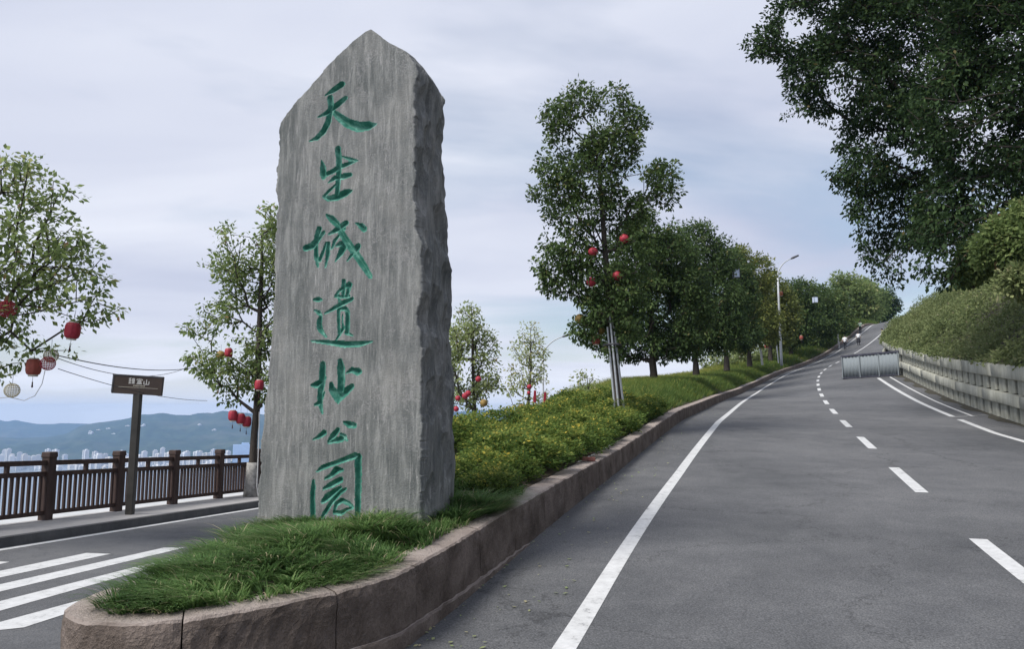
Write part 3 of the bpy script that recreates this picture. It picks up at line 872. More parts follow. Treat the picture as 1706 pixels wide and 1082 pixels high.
# --- strokes: (zoom origin, pixels per unit, strokes of (x, y, half width))
CHARS = [
 ((500, 130), 140 / 1262, [
  [(385, 255, 12), (500, 180, 45), (625, 95, 52)],
  [(275, 585, 12), (400, 520, 38), (560, 400, 48), (680, 300, 36)],
  [(450, 295, 45), (465, 400, 45), (450, 520, 42), (420, 660, 50), (350, 800, 46), (250, 900, 36), (140, 945, 8)],
  [(485, 490, 25), (580, 580, 55), (720, 680, 72), (880, 735, 82), (1030, 715, 66), (1150, 690, 8)]]),
 ((500, 235), 140 / 1262, [
  [(565, 115, 46), (580, 250, 45), (580, 400, 45), (570, 550, 38), (560, 680, 40), (555, 800, 34)],
  [(318, 295, 10), (340, 400, 46), (345, 500, 52), (350, 540, 38)],
  [(380, 500, 35), (480, 455, 36), (580, 390, 38), (700, 345, 30), (860, 290, 10)],
  [(630, 230, 12), (750, 270, 26), (860, 292, 10)],
  [(425, 620, 10), (520, 550, 36), (640, 530, 46), (750, 505, 30)],
  [(530, 655, 14), (440, 740, 22), (350, 835, 20), (430, 865, 42), (560, 835, 56), (680, 775, 56), (765, 745, 20)]]),
 ((500, 350), 140 / 1262, [
  [(85, 570, 48), (180, 540, 50), (260, 440, 45), (355, 335, 25)],
  [(285, 285, 45), (250, 400, 40), (240, 560, 30), (240, 700, 35), (265, 850, 15)],
  [(290, 760, 26), (340, 640, 25), (390, 490, 14)],
  [(425, 500, 30), (415, 650, 35), (380, 860, 10)],
  [(395, 70, 15), (470, 130, 50), (560, 220, 45), (640, 380, 50), (740, 530, 55), (850, 680, 55), (950, 830, 50), (1055, 1000, 34)],
  [(435, 360, 15), (560, 290, 45), (690, 195, 42)],
  [(590, 380, 15), (520, 460, 26), (475, 580, 14)],
  [(540, 540, 15), (620, 500, 40), (650, 560, 55), (600, 660, 40), (530, 770, 8)],
  [(705, 765, 10), (770, 680, 22), (830, 600, 50), (870, 545, 46)],
  [(840, 195, 10), (920, 240, 42), (960, 285, 46)],
  [(590, 270, 30), (660, 285, 30)]]),
 ((500, 460), 140 / 1165, [
  [(190, 328, 16), (245, 325, 36), (300, 333, 15)],
  [(200, 475, 12), (260, 510, 30), (290, 545, 20), (270, 620, 36), (270, 720, 40), (300, 770, 32), (365, 850, 10)],
  [(165, 905, 12), (400, 925, 30), (620, 950, 46), (830, 945, 36), (1000, 912, 8)],
  [(605, 70, 32), (605, 180, 28), (600, 280, 24)],
  [(490, 275, 15), (540, 210, 18), (620, 150, 28), (680, 125, 44), (670, 200, 25), (650, 280, 22)],
  [(500, 282, 22), (600, 292, 24), (680, 282, 20)],
  [(345, 520, 12), (480, 445, 26), (600, 375, 36), (720, 320, 26)],
  [(535, 300, 15), (560, 380, 20)],
  [(535, 470, 22), (535, 620, 22), (545, 790, 22)],
  [(545, 460, 25), (630, 452, 30), (660, 500, 30), (660, 650, 32), (655, 790, 30)],
  [(590, 540, 10), (590, 650, 12), (600, 730, 22), (545, 820, 18), (490, 905, 8)],
  [(640, 790, 25), (730, 830, 10)]]),
 ((500, 590), 140 / 1262, [
  [(340, 155, 42), (335, 300, 48), (330, 450, 50), (300, 600, 42), (300, 740, 40), (330, 890, 15)],
  [(165, 475, 15), (240, 465, 50), (320, 420, 40), (385, 360, 14)],
  [(225, 765, 20), (290, 740, 35), (365, 580, 12)],
  [(600, 105, 35), (615, 220, 62), (620, 400, 55), (610, 560, 55)],
  [(465, 450, 28), (480, 540, 50), (570, 655, 70), (680, 570, 60), (780, 485, 36)],
  [(570, 660, 70), (570, 740, 15)],
  [(695, 290, 8), (780, 240, 36), (860, 265, 56), (900, 268, 30)]]),
 ((500, 680), 140 / 1515, [
  [(230, 580, 10), (340, 520, 36), (430, 450, 50)],
  [(500, 615, 15), (590, 510, 56), (680, 400, 40)],
  [(510, 625, 20), (650, 590, 50), (750, 560, 50)],
  [(740, 475, 25), (800, 515, 40), (850, 600, 12)],
  [(795, 258, 25), (880, 300, 56), (970, 320, 52)]]),
 ((500, 745), 140 / 1082, [
  [(170, 430, 15), (168, 520, 30), (158, 650, 30), (162, 800, 32), (165, 960, 30)],
  [(215, 320, 10), (290, 265, 30), (450, 210, 28), (600, 155, 32), (710, 115, 40)],
  [(745, 130, 46), (748, 300, 42), (748, 500, 40), (742, 700, 38), (738, 900, 35)],
  [(325, 410, 15), (400, 370, 28), (470, 300, 45), (540, 300, 20)],
  [(305, 540, 18), (400, 490, 36), (520, 425, 36)],
  [(290, 710, 25), (350, 650, 45), (440, 580, 36), (520, 525, 20)],
  [(585, 545, 18), (510, 590, 28), (400, 720, 26), (330, 830, 25), (275, 920, 18)],
  [(440, 830, 12), (460, 740, 26), (540, 690, 30), (620, 730, 26), (680, 780, 15)],
  [(440, 845, 25), (520, 860, 28), (600, 810, 20), (670, 790, 15)]])]
Aa = np.linspace(0, 1, NA + 1)
GU = UL[:, None] + (UR - UL)[:, None] * Aa[None, :]
GV = np.repeat(vrow[:, None], NA + 1, 1)
CARVE = np.zeros_like(GU); WHO = np.full(GU.shape, -1)
for ci, (org, k, strokes) in enumerate(CHARS):
    for st in strokes:
        P = [(*st_uv(org[0] + x * k, org[1] + y * k), h * k * 0.00525) for x, y, h in st]
        for (x0, y0, r0), (x1, y1, r1) in zip(P[:-1], P[1:]):
            rm = max(r0, r1)
            msk = (GU > min(x0, x1) - rm) & (GU < max(x0, x1) + rm) & (GV > min(y0, y1) - rm) & (GV < max(y0, y1) + rm)
            if not msk.any(): continue
            gx, gy = GU[msk], GV[msk]
            dx, dy = x1 - x0, y1 - y0
            tt = np.clip(((gx - x0) * dx + (gy - y0) * dy) / (dx * dx + dy * dy + 1e-9), 0, 1)
            dist = np.hypot(gx - x0 - tt * dx, gy - y0 - tt * dy)
            dpt = np.minimum((r0 + (r1 - r0) * tt - dist) * 1.5, 0.046)
            cur = CARVE[msk]; up = dpt > cur
            cur[up] = dpt[up]; CARVE[msk] = cur
            w_ = WHO[msk]; w_[dpt > 0] = ci; WHO[msk] = w_
# --- rings
_fg = np.random.default_rng(19); _FK = 200
_fp = np.stack([_fg.uniform(-0.1, 1.2, _FK), _fg.uniform(0, VT, _FK)], 1); _fs = _fg.normal(size=(_FK, 2)) * np.array([0.26, 0.22]); _fh = _fg.uniform(-0.02, 0.02, _FK)
def facet(w, v):
    """broken face: continuous creased planes"""
    dw, dv = (w - _fp[:, 0]) * 1.25, (v - _fp[:, 1]) * 0.62
    return max(-0.06, min(0.045, 0.02 + 2.2 * float(np.min(_fh + _fs[:, 0] * dw + _fs[:, 1] * dv + 2.6 * (dw * dw + dv * dv)))))
NS, NB, NLs = 72, 24, 40
RV = np.zeros((NV, NA + NS + NB + NLs, 3), np.float32)
for i in range(NV):
    v = vrow[i]; fade = min(1.0, (VT - v) * 5.0)
    ul, ur, dR, dL_ = UL[i], UR[i], dep[i], depL[i]
    wv = [0.0035 * mnoise.noise((u * 9, v * 2.2, 4.0)) + 0.006 * mnoise.noise((u * 2.0, v * 1.3, 9.0)) for u in (ul, (ul + ur) / 2, ur)]
    fr = np.interp(GU[i], [ul, (ul + ur) / 2 + 1e-6, ur + 2e-6], wv)
    edge = np.minimum(GU[i] - ul, ur - GU[i])
    fr = fr + 0.010 * np.clip(1 - edge / 0.016, 0, 1) ** 2
    RV[i, :NA + 1, 0] = GU[i]; RV[i, :NA + 1, 1] = fr + CARVE[i]; RV[i, :NA + 1, 2] = v
    f_end = float(RV[i, NA, 1]); f_start = float(RV[i, 0, 1])
    for j in range(1, NS + 1):
        a_ = j / NS
        w = f_end + dR * a_
        x = UR0[i] + (ur - UR0[i]) * max(0.0, 1 - a_ * 10)
        k = min(1.0, a_ * 9) * min(1.0, (1 - a_) * 9)
        n1 = mnoise.fractal((w * 3.2 + 5, v * 2.2, 0.5), 0.9, 2.1, 5)
        x += (facet(w, v) * 0.9 + 0.012 * n1 - 0.004) * k * fade
        if 1 <= j < NS: RV[i, NA + j] = (x, w, v)
        elif j == NS: RV[i, NA + j] = (x, w, v)
    xe, we = RV[i, NA + NS, 0], RV[i, NA + NS, 1]
    for j in range(1, NB + 1):
        a_ = j / NB
        x = xe + (ul - xe) * a_; w = we + (f_start + dL_ - we) * a_
        n1 = mnoise.fractal((x * 2.5, v * 2.0, 7.5), 0.9, 2.1, 4)
        RV[i, NA + NS + j] = (x, w + 0.06 * n1 * math.sin(math.pi * a_) * fade, v)
    xb, wb = float(RV[i, NA + NS + NB, 0]), float(RV[i, NA + NS + NB, 1])
    for j in range(1, NLs):
        a_ = j / NLs
        x = xb + (ul - xb) * a_; w = wb + (f_start - wb) * a_
        n1 = mnoise.fractal((w * 3.0, v * 2.4, 11.5), 0.9, 2.1, 4)
        RV[i, NA + NS + NB + j] = (x - (0.03 * n1) * math.sin(math.pi * a_) * fade, w, v)
M_ = RV.shape[1]
I = np.arange(NV * M_).reshape(NV, M_)
I2 = np.concatenate([I, I[:, :1]], 1)
Q = np.stack([I2[:-1, :-1], I2[:-1, 1:], I2[1:, 1:], I2[1:, :-1]], -1)
who = np.full((NV - 1, M_), -1)
fc = (CARVE[:-1, :-1] + CARVE[1:, :-1] + CARVE[:-1, 1:] + CARVE[1:, 1:]) / 4
wf = np.maximum(np.maximum(WHO[:-1, :-1], WHO[1:, :-1]), np.maximum(WHO[:-1, 1:], WHO[1:, 1:]))
who[:, :NA] = np.where(fc > 0.0006, wf, -1)
Qf, wf_ = Q.reshape(-1, 4), who.reshape(-1)
monument = empty('stone_monument', FL, math.atan2(UX.y, UX.x))
tag(monument, 'tall pointed grey stone slab carved with a column of green Chinese characters', 'monument')
allv = RV.reshape(-1, 3)
capf = [tuple(I[-1, ::8])]
body = np_mesh('stone_body', allv, Qf[wf_ < 0], smooth=True)
fm = (np.tile(np.arange(M_), NV - 1) < NA)[wf_ < 0]
if len(body.polygons) == len(fm): body.polygons.foreach_set('use_smooth', fm)
link('stone_body', body, MATS['monument_stone'], monument)
mb = MB(); top = [tuple(allv[k]) for k in I[-1, ::6]]; mb.add(top, [tuple(range(len(top)))]); mb.build('stone_tip', MATS['monument_stone'], monument)
for ci in range(7):
    fcs = Qf[wf_ == ci]
    used, inv = np.unique(fcs, return_inverse=True)
    link('carved_character', np_mesh('carved_character', allv[used], inv.reshape(-1, 4), smooth=True), MATS['carved_green_paint'], monument)

# ================================================================ RAILING FENCE
pa, pb = hitL(75, 867, SWK), hitL(356, 831, SWK)
ta, tb = float(np.dot((pa.x, pa.y), DL)), float(np.dot((pb.x, pb.y), DL))
SPN = (tb - ta) / 3
fence = empty('railing_fence', lp(ta, LF, SWK)); tag(fence, 'dark brown wooden railing with square posts along the sidewalk', 'fence')
fence.rotation_euler = (0, 0, -AZL)
SLP = -0.038
def pmesh(name, size, taper=1.0, bevel=0.008):
    b = MB(); b.box((0, 0, size[2] / 2), size, taper=taper); me = b.mesh(name)
    bm = bmesh.new(); bm.from_mesh(me); bmesh.ops.bevel(bm, geom=list(bm.edges), offset=bevel, segments=1, affect='EDGES'); bm.to_mesh(me); bm.free()
    me.materials.append(MATS['fence_wood']); return me
post_me, cap_me, bal_me, stub_me = pmesh('post', (0.175, 0.175, 1.2)), pmesh('post_cap', (0.205, 0.205, 0.10), 0.92, 0.012), pmesh('baluster', (0.046, 0.05, 0.70), bevel=0.004), pmesh('rail_stub', (0.075, 0.06, 0.16), bevel=0.004)
for k in range(-2, 8):
    y = k * SPN
    po = link('post', post_me, parent=fence, loc=(0, y, SLP * y - 0.02))
    link('post_cap', cap_me, parent=po, loc=(0, 0, 1.16))
    if k == 7: break
    y0, y1 = y + 0.09, y + SPN - 0.09
    for nm, z, w, h in (('top_rail', 1.04, 0.085, 0.09), ('middle_rail', 0.84, 0.07, 0.085), ('bottom_rail', 0.13, 0.07, 0.075)):
        b = MB(); a_, c_ = Vector((0, y0, SLP * y0 + z)), Vector((0, y1, SLP * y1 + z))
        pts = []
        for P_ in (a_, c_): pts += [P_ + Vector((-w / 2, 0, -h / 2)), P_ + Vector((w / 2, 0, -h / 2)), P_ + Vector((w / 2, 0, h / 2)), P_ + Vector((-w / 2, 0, h / 2))]
        b.add(pts, [(3, 2, 1, 0), (4, 5, 6, 7), (0, 1, 5, 4), (1, 2, 6, 5), (2, 3, 7, 6), (3, 0, 4, 7)])
        b.build(nm, MATS['fence_wood'], fence)
    link('rail_stub', stub_me, parent=fence, loc=(0, (y0 + y1) / 2, SLP * (y0 + y1) / 2 + 0.86))
    n = 13
    for j in range(n):
        yy = y0 + (y1 - y0) * (j + 0.6) / (n + 0.2)
        o = link('baluster', bal_me, parent=fence, loc=(0, yy, SLP * yy + 0.135))
        o.rotation_euler = (random.uniform(-.006, .006), random.uniform(-.006, .006), 0)

# ================================================================ BROWN NAME SIGN
sb = hitL(216, 858, SWK)
stop = ray(231, 640) * (sb.y * 1.0)
sign = empty('name_sign', sb); tag(sign, 'small brown name board on a leaning square post by the railing', 'sign')
Hs = stop.z - sb.z; lean = Vector((stop.x - sb.x, 0, Hs))
b = MB(); b.box((0, 0, 0), (0.145, 0.12, Hs)); o = b.build('post', MATS['sign_post'], sign, bevel=0.01)
for v in o.data.vertices:
    k = (v.co.z + Hs / 2) / Hs; v.co.z += Hs / 2; v.co.x += lean.x * k
bw, bh = 0.96, 0.385
cbd = Vector((stop.x - sb.x, -0.02, (ray(231, 642) * sb.y).z - sb.z))
board = empty('sign_board', cbd); board.parent = sign; board.rotation_euler = (0, R(3.2), R(8))
b = MB(); b.box((0, 0, 0), (bw, 0.09, bh)); bo = b.build('panel', MATS['sign_brown'], board, bevel=0.006)
b = MB(); b.box((0, -0.047, bh / 2 - 0.012), (bw + 0.012, 0.012, 0.028)); b.box((-bw / 2 + 0.01, -0.047, 0), (0.026, 0.012, bh - 0.05)); b.build('rim', MATS['lamp_dark'], board)
b = MB()
def bar(x0, z0, x1, z1, w=0.014):
    a_, c_ = Vector((x0, -0.0475, z0)), Vector((x1, -0.0475, z1)); t_ = (c_ - a_).normalized(); n_ = Vector((t_.z, 0, -t_.x)) * w / 2
    p = [a_ - n_, c_ - n_, c_ + n_, a_ + n_]
    p2 = [q_ + Vector((0, 0.004, 0)) for q_ in p]
    b.add(p + p2, [(0, 1, 2, 3), (7, 6, 5, 4), (0, 4, 5, 1), (1, 5, 6, 2), (2, 6, 7, 3), (3, 7, 4, 0)])
def glyph(cx, cz, s, segs):
    for x0, z0, x1, z1 in segs: bar(cx + x0 * s, cz + z0 * s, cx + x1 * s, cz + z1 * s)
G1 = [(-.5, .35, -.1, .5), (-.45, .15, -.05, .15), (-.5, -.1, -.05, -.1), (-.28, .45, -.28, -.45), (-.5, -.45, -.05, -.4), (.05, .4, .5, .4), (.05, .15, .5, .15), (.1, -.1, .5, -.1), (.1, .4, .1, -.1), (.45, .4, .45, -.1), (.28, .5, .28, -.45), (.05, -.42, .5, -.42), (.05, -.27, .5, -.27)]
G2 = [(-.45, .38, .45, .38), (-.45, .38, -.45, .2), (.45, .38, .45, .2), (0, .5, 0, .38), (-.3, .15, .3, .15), (-.35, -.1, .35, -.1), (0, .15, 0, -.42), (-.45, -.42, .45, -.42), (-.2, .12, -.3, -.3), (.2, .12, .3, -.3), (-.3, -.26, .3, -.26)]
G3 = [(0, .45, 0, -.4), (-.42, .15, -.42, -.4), (.42, .15, .42, -.4), (-.42, -.4, .42, -.4)]
glyph(-0.115, 0.075, 0.115, G1); glyph(0.035, 0.07, 0.115, G2); glyph(0.17, 0.065, 0.115, G3)
b.build('lettering', MATS['white_print'], board)
b = MB(); bar(-0.36, -0.055, 0.40, -0.055, 0.006)
for k in range(9): bar(-0.07 + k * 0.025, -0.018, -0.057 + k * 0.025, -0.018, 0.022)
b.build('rule_line', MATS['lantern_cap'], board)

# ================================================================ RETAINING WALL
wall = empty('retaining_wall', rdv(20, WO)); tag(wall, 'weathered concrete retaining wall with fluted panels and two beams', 'wall')
winv = Matrix.Translation(-wall.location)
def wstrip(name, mat, S, prof_, parent):
    o = strip(name, mat, S, [WO + p[0] for p in prof_], [p[1] for p in prof_], parent, smooth=False)
    o.matrix_parent_inverse = winv; return o
def closed_run(name, mat, s0, s1, o0, o1, z0, z1, parent):
    S = np.linspace(s0, s1, max(2, int((s1 - s0) / 0.8) + 1)); rows = []
    ch = 0.025
    cs = [(o0 + ch, z0), (o0, z0 + ch), (o0, z1 - ch), (o0 + ch, z1), (o1, z1), (o1, z0)]
    V = np.stack([rd(S, WO + a_, z_) for a_, z_ in cs], 1)
    base = rd(S, WO)[:, 2]
    for j, (a_, z_) in enumerate(cs): V[:, j, 2] = base + z_
    n, m_ = V.shape[:2]; I = np.arange(n * m_).reshape(n, m_); I2 = np.concatenate([I, I[:, :1]], 1)
    q = np.stack([I2[:-1, :-1], I2[:-1, 1:], I2[1:, 1:], I2[1:, :-1]], -1).reshape(-1, 4)
    V = V.reshape(-1, 3)
    for k in range(len(V)):
        V[k, 2] += 0.006 * mnoise.noise((V[k, 0] * 2, V[k, 1] * 2, V[k, 2] * 2))
    me = np_mesh(name, V, q, [(I[0, 0], I[0, j], I[0, j + 1]) for j in range(1, m_ - 1)] + [(I[-1, 0], I[-1, j + 1], I[-1, j]) for j in range(1, m_ - 1)])
    bm = bmesh.new(); bm.from_mesh(me); bmesh.ops.recalc_face_normals(bm, faces=bm.faces); bm.to_mesh(me); bm.free()
    o = link(name, me, mat, parent); o.matrix_parent_inverse = winv; return o
SEG = [(8 + i * 4.0, 8 + (i + 1) * 4.0 - 0.02) for i in range(17)]
for s0, s1 in SEG:
    closed_run('top_beam', MATS['wall_concrete'], s0, s1, -0.12 + random.uniform(-.006, .006), 0.26, 1.23, 1.62 + random.uniform(-.01, .01), wall)
    closed_run('middle_beam', MATS['wall_concrete'], s0 + 1.3, s1 + 1.3, -0.13 + random.uniform(-.006, .006), 0.1, 0.46, 0.80, wall)
closed_run('back_panel', MATS['shaded_groove_concrete'], 8, 76, 0.19, 0.27, -0.1, 1.24, wall)
rib = MB()
def rib_mesh(h):
    b = MB(); pts = [(-0.31, 0.20), (-0.30, 0.05), (-0.26, 0.02), (0.26, 0.02), (0.30, 0.05), (0.31, 0.20)]
    v = [(x, y, 0) for x, y in pts] + [(x, y, h) for x, y in pts]; n = len(pts)
    b.add(v, [(i, i + 1, n + i + 1, n + i) for i in range(n - 1)] + [tuple(range(n, 2 * n))])
    me = b.mesh('rib'); me.materials.append(MATS['flute_concrete']); return me
rib_lo, rib_hi = rib_mesh(0.56), rib_mesh(0.45)
for j in range(36):
    s = 14.0 + j * 0.95
    th = heading(s); base = rdv(s, WO)
    for me, z in ((rib_lo, -0.08), (rib_hi, 0.795)):
        o = link('rib', me, parent=wall)
        # x along the road, y out of the wall away from the road
        o.matrix_parent_inverse = winv
        o.location = base + Vector((math.cos(th), -math.sin(th), 0)) * 0.0 + Vector((0, 0, z))
        o.rotation_euler = (0, 0, -th - math.pi / 2)

# ================================================================ ROAD BARRIER
A_, B_ = rdv(48.3, 1.45), rdv(45.7, 4.42)
bl = Vector((B_.x - A_.x, B_.y - A_.y, 0)); blen = bl.length
barrier = empty('road_barrier', A_, math.atan2(bl.y, bl.x)); tag(barrier, 'grey corrugated sheet barrier closing off the right hand lane', 'barrier')
zs = (B_.z - A_.z) / blen * 0.8; HB = 1.40
V = []; n = 128
for i in range(n + 1):
    x = blen * i / n; ph = (i % 8) / 8
    w = 0.017 * max(-1, min(1, 2.2 * math.sin(2 * math.pi * ph)))
    for z in (0.09, HB): V.append((x, w, z + zs * x))
q = [(2 * i, 2 * i + 2, 2 * i + 3, 2 * i + 1) for i in range(n)]
sh = link('corrugated_sheet', np_mesh('corrugated_sheet', V, q), MATS['barrier_sheet'], barrier)
md = sh.modifiers.new('thickness', 'SOLIDIFY'); md.thickness = 0.006
def brail(name, z, w, h):
    b = MB(); pts = []
    for x in (-0.03, blen + 0.03):
        for y, zz in ((-w / 2, -h / 2), (w / 2, -h / 2), (w / 2, h / 2), (-w / 2, h / 2)): pts.append((x, y, z + zz + zs * x))
    b.add(pts, [(3, 2, 1, 0), (4, 5, 6, 7), (0, 1, 5, 4), (1, 2, 6, 5), (2, 3, 7, 6), (3, 0, 4, 7)])
    return b.build(name, MATS['barrier_rail'], barrier)
brail('top_rail', HB + 0.03, 0.11, 0.10); brail('bottom_rail', 0.075, 0.10, 0.06)
for x in (0.06, blen / 3, 2 * blen / 3, blen - 0.06):
    b = MB(); b.box((x, -0.045, 0.72 + zs * x), (0.05, 0.03, 1.34)); b.build('upright', MATS['barrier_sheet'], barrier)
    b = MB(); b.box((x, 0.30, 0.03 + zs * x), (0.09, 0.6, 0.055)); b.build('foot', MATS['barrier_rail'], barrier)
# brick lying on the kerb
kp = at(983, 757, 11.0)
bi = min(range(L), key=lambda i: (OUT[i] - kp).length)
b = MB(); b.box((0, 0, 0.03), (0.21, 0.10, 0.055)); bk = b.build('loose_brick', MATS['brick_red'], bevel=0.006, loc=OUT[bi] + inward(bi) * 0.13 + Vector((0, 0, 0.012)))
bk.rotation_euler = (0, 0.05, 0.15); tag(bk, 'loose reddish brick lying on the sandstone kerb', 'brick')

# ================================================================ FOLIAGE
def leaves(cent, cl_tint, per, rc, Lf, seed, droop=0.35, wid=0.32, top_tint=None, outward=None):
    """leaf quads around cluster centres; returns verts, quads, tint"""
    g = np.random.default_rng(seed)
    n = len(cent)
    C = np.repeat(cent, per, 0); N = len(C)
    d = g.normal(size=(N, 3)); d /= np.linalg.norm(d, axis=1, keepdims=True)
    r = rc * g.random(N)[:, None] ** 0.45
    P = C + d * r * np.array([1, 1, 0.75])
    dirn = d * 0.8 + g.normal(size=(N, 3)) * 0.55
    dirn[:, 2] -= droop
    if outward is not None: dirn += np.repeat(outward, per, 0) * 0.4
    dirn /= np.linalg.norm(dirn, axis=1, keepdims=True)
    up = g.normal(size=(N, 3)) * 0.6 + np.array([0, 0, 1.0])
    side = np.cross(dirn, up); side /= np.linalg.norm(side, axis=1, keepdims=True) + 1e-9
    nrm = np.cross(side, dirn)
    Ls = Lf * (0.45 + 0.85 * g.random(N))[:, None]; w = Ls * wid * (0.8 + 0.4 * g.random(N))[:, None]
    a = P; m1 = P + dirn * Ls * 0.48 + side * w - nrm * Ls * 0.05; tip = P + dirn * Ls - nrm * Ls * 0.12; m2 = P + dirn * Ls * 0.48 - side * w - nrm * Ls * 0.05
    V = np.stack([a, m1, tip, m2], 1).reshape(-1, 3)
    Q = np.arange(N * 4).reshape(-1, 4)
    t = np.clip(np.repeat(cl_tint, per) + g.normal(size=N) * 0.16, 0, 0.94)
    old = g.random(N) > 0.992; t[old] = 1.0
    return V, Q, t
def ellipsoid_points(clumps, n, seed, mind, shell=0.55, void=-0.12, freq=0.9):
    g = np.random.default_rng(seed)
    vol = np.array([c[1][0] * c[1][1] * c[1][2] for c in clumps]); vol = vol ** 0.8; vol /= vol.sum()
    pts = np.zeros((0, 3)); tries = 0
    while len(pts) < n and tries < n * 20:
        tries += 1
        k = g.choice(len(clumps), p=vol); c, r = clumps[k]
        d = g.normal(size=3); d /= np.linalg.norm(d)
        p = np.array(c) + d * np.array(r) * (g.random() ** (1 / 3.0) * (1 - shell) + shell * g.random() ** 0.25)
        if mnoise.noise((p[0] * freq + seed, p[1] * freq, p[2] * freq)) < void: continue
        if len(pts) and np.min(((pts - p) ** 2).sum(1)) < mind ** 2: continue
        pts = np.vstack([pts, p])
    return pts
def skeleton(trunk, clusters, tipr, seed, maxr):
    """branch every cluster off the nearest suitable limb; returns tube verts, quads"""
    g = np.random.default_rng(seed)
    nodes = [np.array(p, float) for p in trunk]; par = [-1] + list(range(len(trunk) - 1)); pl = [0.0]
    for i in range(1, len(nodes)): pl.append(pl[-1] + np.linalg.norm(nodes[i] - nodes[i - 1]))
    base_ok = max(1, int(len(trunk) * 0.4))
    order = np.argsort(np.min(np.linalg.norm(clusters[:, None] - np.array(trunk)[None, :], axis=2), 1))
    leafn = []
    NA_ = np.array(nodes); PL = np.array(pl)
    for ci in order:
        p = clusters[ci]
        v = p - NA_; dist = np.linalg.norm(v, axis=1)
        cost = dist + 0.30 * PL + np.where(v[:, 2] < -0.1, 0.6 * -v[:, 2], 0)
        cost[:base_ok] += 100
        k = int(cost.argmin()); a = NA_[k]; L_ = dist[k]
        ns = max(1, int(L_ / 0.45)); last = k; newn, newp = [], []
        sag = np.array([0, 0, 0.12 * L_]); jit = g.normal(size=3) * 0.05 * L_
        for j in range(1, ns + 1):
            t = j / ns
            q = a + (p - a) * t + sag * math.sin(math.pi * t) * (1 - t) + jit * math.sin(math.pi * t)
            nodes.append(q); par.append(last); pl.append(pl[last] + L_ / ns); last = len(nodes) - 1
            newn.append(q); newp.append(pl[-1])
        NA_ = np.vstack([NA_, newn]); PL = np.concatenate([PL, newp])
        leafn.append(last)
    n = len(nodes); cnt = np.zeros(n)
    for l in leafn: cnt[l] += 1
    for i in range(n - 1, 0, -1):
        if par[i] >= 0: cnt[par[i]] += cnt[i]
    # trunk order: parents always precede children, so one backward pass suffices
    rad = np.minimum(tipr * np.maximum(cnt, 1) ** 0.43, maxr)
    NT = len(trunk)
    for i in range(NT): rad[i] = max(rad[i], maxr * (1.0 - 0.92 * i / NT))
    rad[0] *= 1.25
    idx = np.arange(1, n); P0 = NA_[np.array(par)[idx]]; P1 = NA_[idx]; r0 = np.minimum(rad[np.array(par)[idx]], rad[idx] * 1.6); r1 = rad[idx]
    K = 6
    t = P1 - P0; t /= np.linalg.norm(t, axis=1, keepdims=True) + 1e-9
    ref = np.where(np.abs(t[:, 2:3]) > 0.9, np.array([[1., 0, 0]]), np.array([[0, 0, 1.]]))
    s = np.cross(t, ref); s /= np.linalg.norm(s, axis=1, keepdims=True) + 1e-9; c = np.cross(t, s)
    w = np.arange(K) * 2 * math.pi / K
    ring = s[:, None] * np.cos(w)[None, :, None] + c[:, None] * np.sin(w)[None, :, None]
    A = P0[:, None] + ring * r0[:, None, None]; B = P1[:, None] + ring * r1[:, None, None] + (t * 0.3 * r1[:, None])[:, None]
    V = np.concatenate([A, B], 1).reshape(-1, 3)
    b = (np.arange(len(idx)) * 2 * K)[:, None]; k0 = np.arange(K)[None]; k1 = (k0 + 1) % K
    Q = np.stack([b + k0, b + k1, b + K + k1, b + K + k0], -1).reshape(-1, 4)
    return V, Q
def px_clumps(lst, D, base, dz=1.0):
    out = []
    for e in lst:
        x, y, rx, ry = e[:4]; dd = D + (e[4] if len(e) > 4 else 0.0)
        c = at(x, y, dd); k = dd / F_PX
        out.append(((c.x - base[0], c.y - base[1], c.z - base[2]), (rx * k, (rx + ry) / 2 * k * dz, ry * k)))
    return out
def make_tree(name, label, base, trunk_pts, clumps, n, per, rc, Lf, mat, seed, maxr, tipr=0.007, mind=None, tint=0.45, shell=0.5, group=None, cat='tree', trunk_mat='bark', wid=0.27, droop=0.4, void=-0.12, freq=0.9):
    cl = ellipsoid_points(clumps, n, seed, mind or rc * 0.8, shell, void, freq)
    g = np.random.default_rng(seed + 5)
    zz = cl[:, 2]; zt = (zz - zz.min()) / (np.ptp(zz) + 1e-6)
    ct = np.clip(tint + g.normal(size=len(cl)) * 0.16 + (zt - 0.5) * 0.12, 0.02, 0.92)
    ctr = cl.mean(0); ow = cl - ctr; ow /= np.linalg.norm(ow, axis=1, keepdims=True) + 1e-9
    root = empty(name, base); tag(root, label, cat, group)
    V, Q = skeleton(trunk_pts, cl, tipr, seed, maxr)
    link('trunk', np_mesh('trunk', V, Q, smooth=True), MATS[trunk_mat], root)
    V, Q, t = leaves(cl, ct, per, rc, Lf, seed + 1, droop, wid, outward=ow)
    link('crown', np_mesh('crown', V, Q, tint=t), MATS[mat], root)
    return root, cl
def trunk_line(base, pts):
    return [(p[0] - base[0], p[1] - base[1], p[2] - base[2]) for p in pts]

TREES = {}
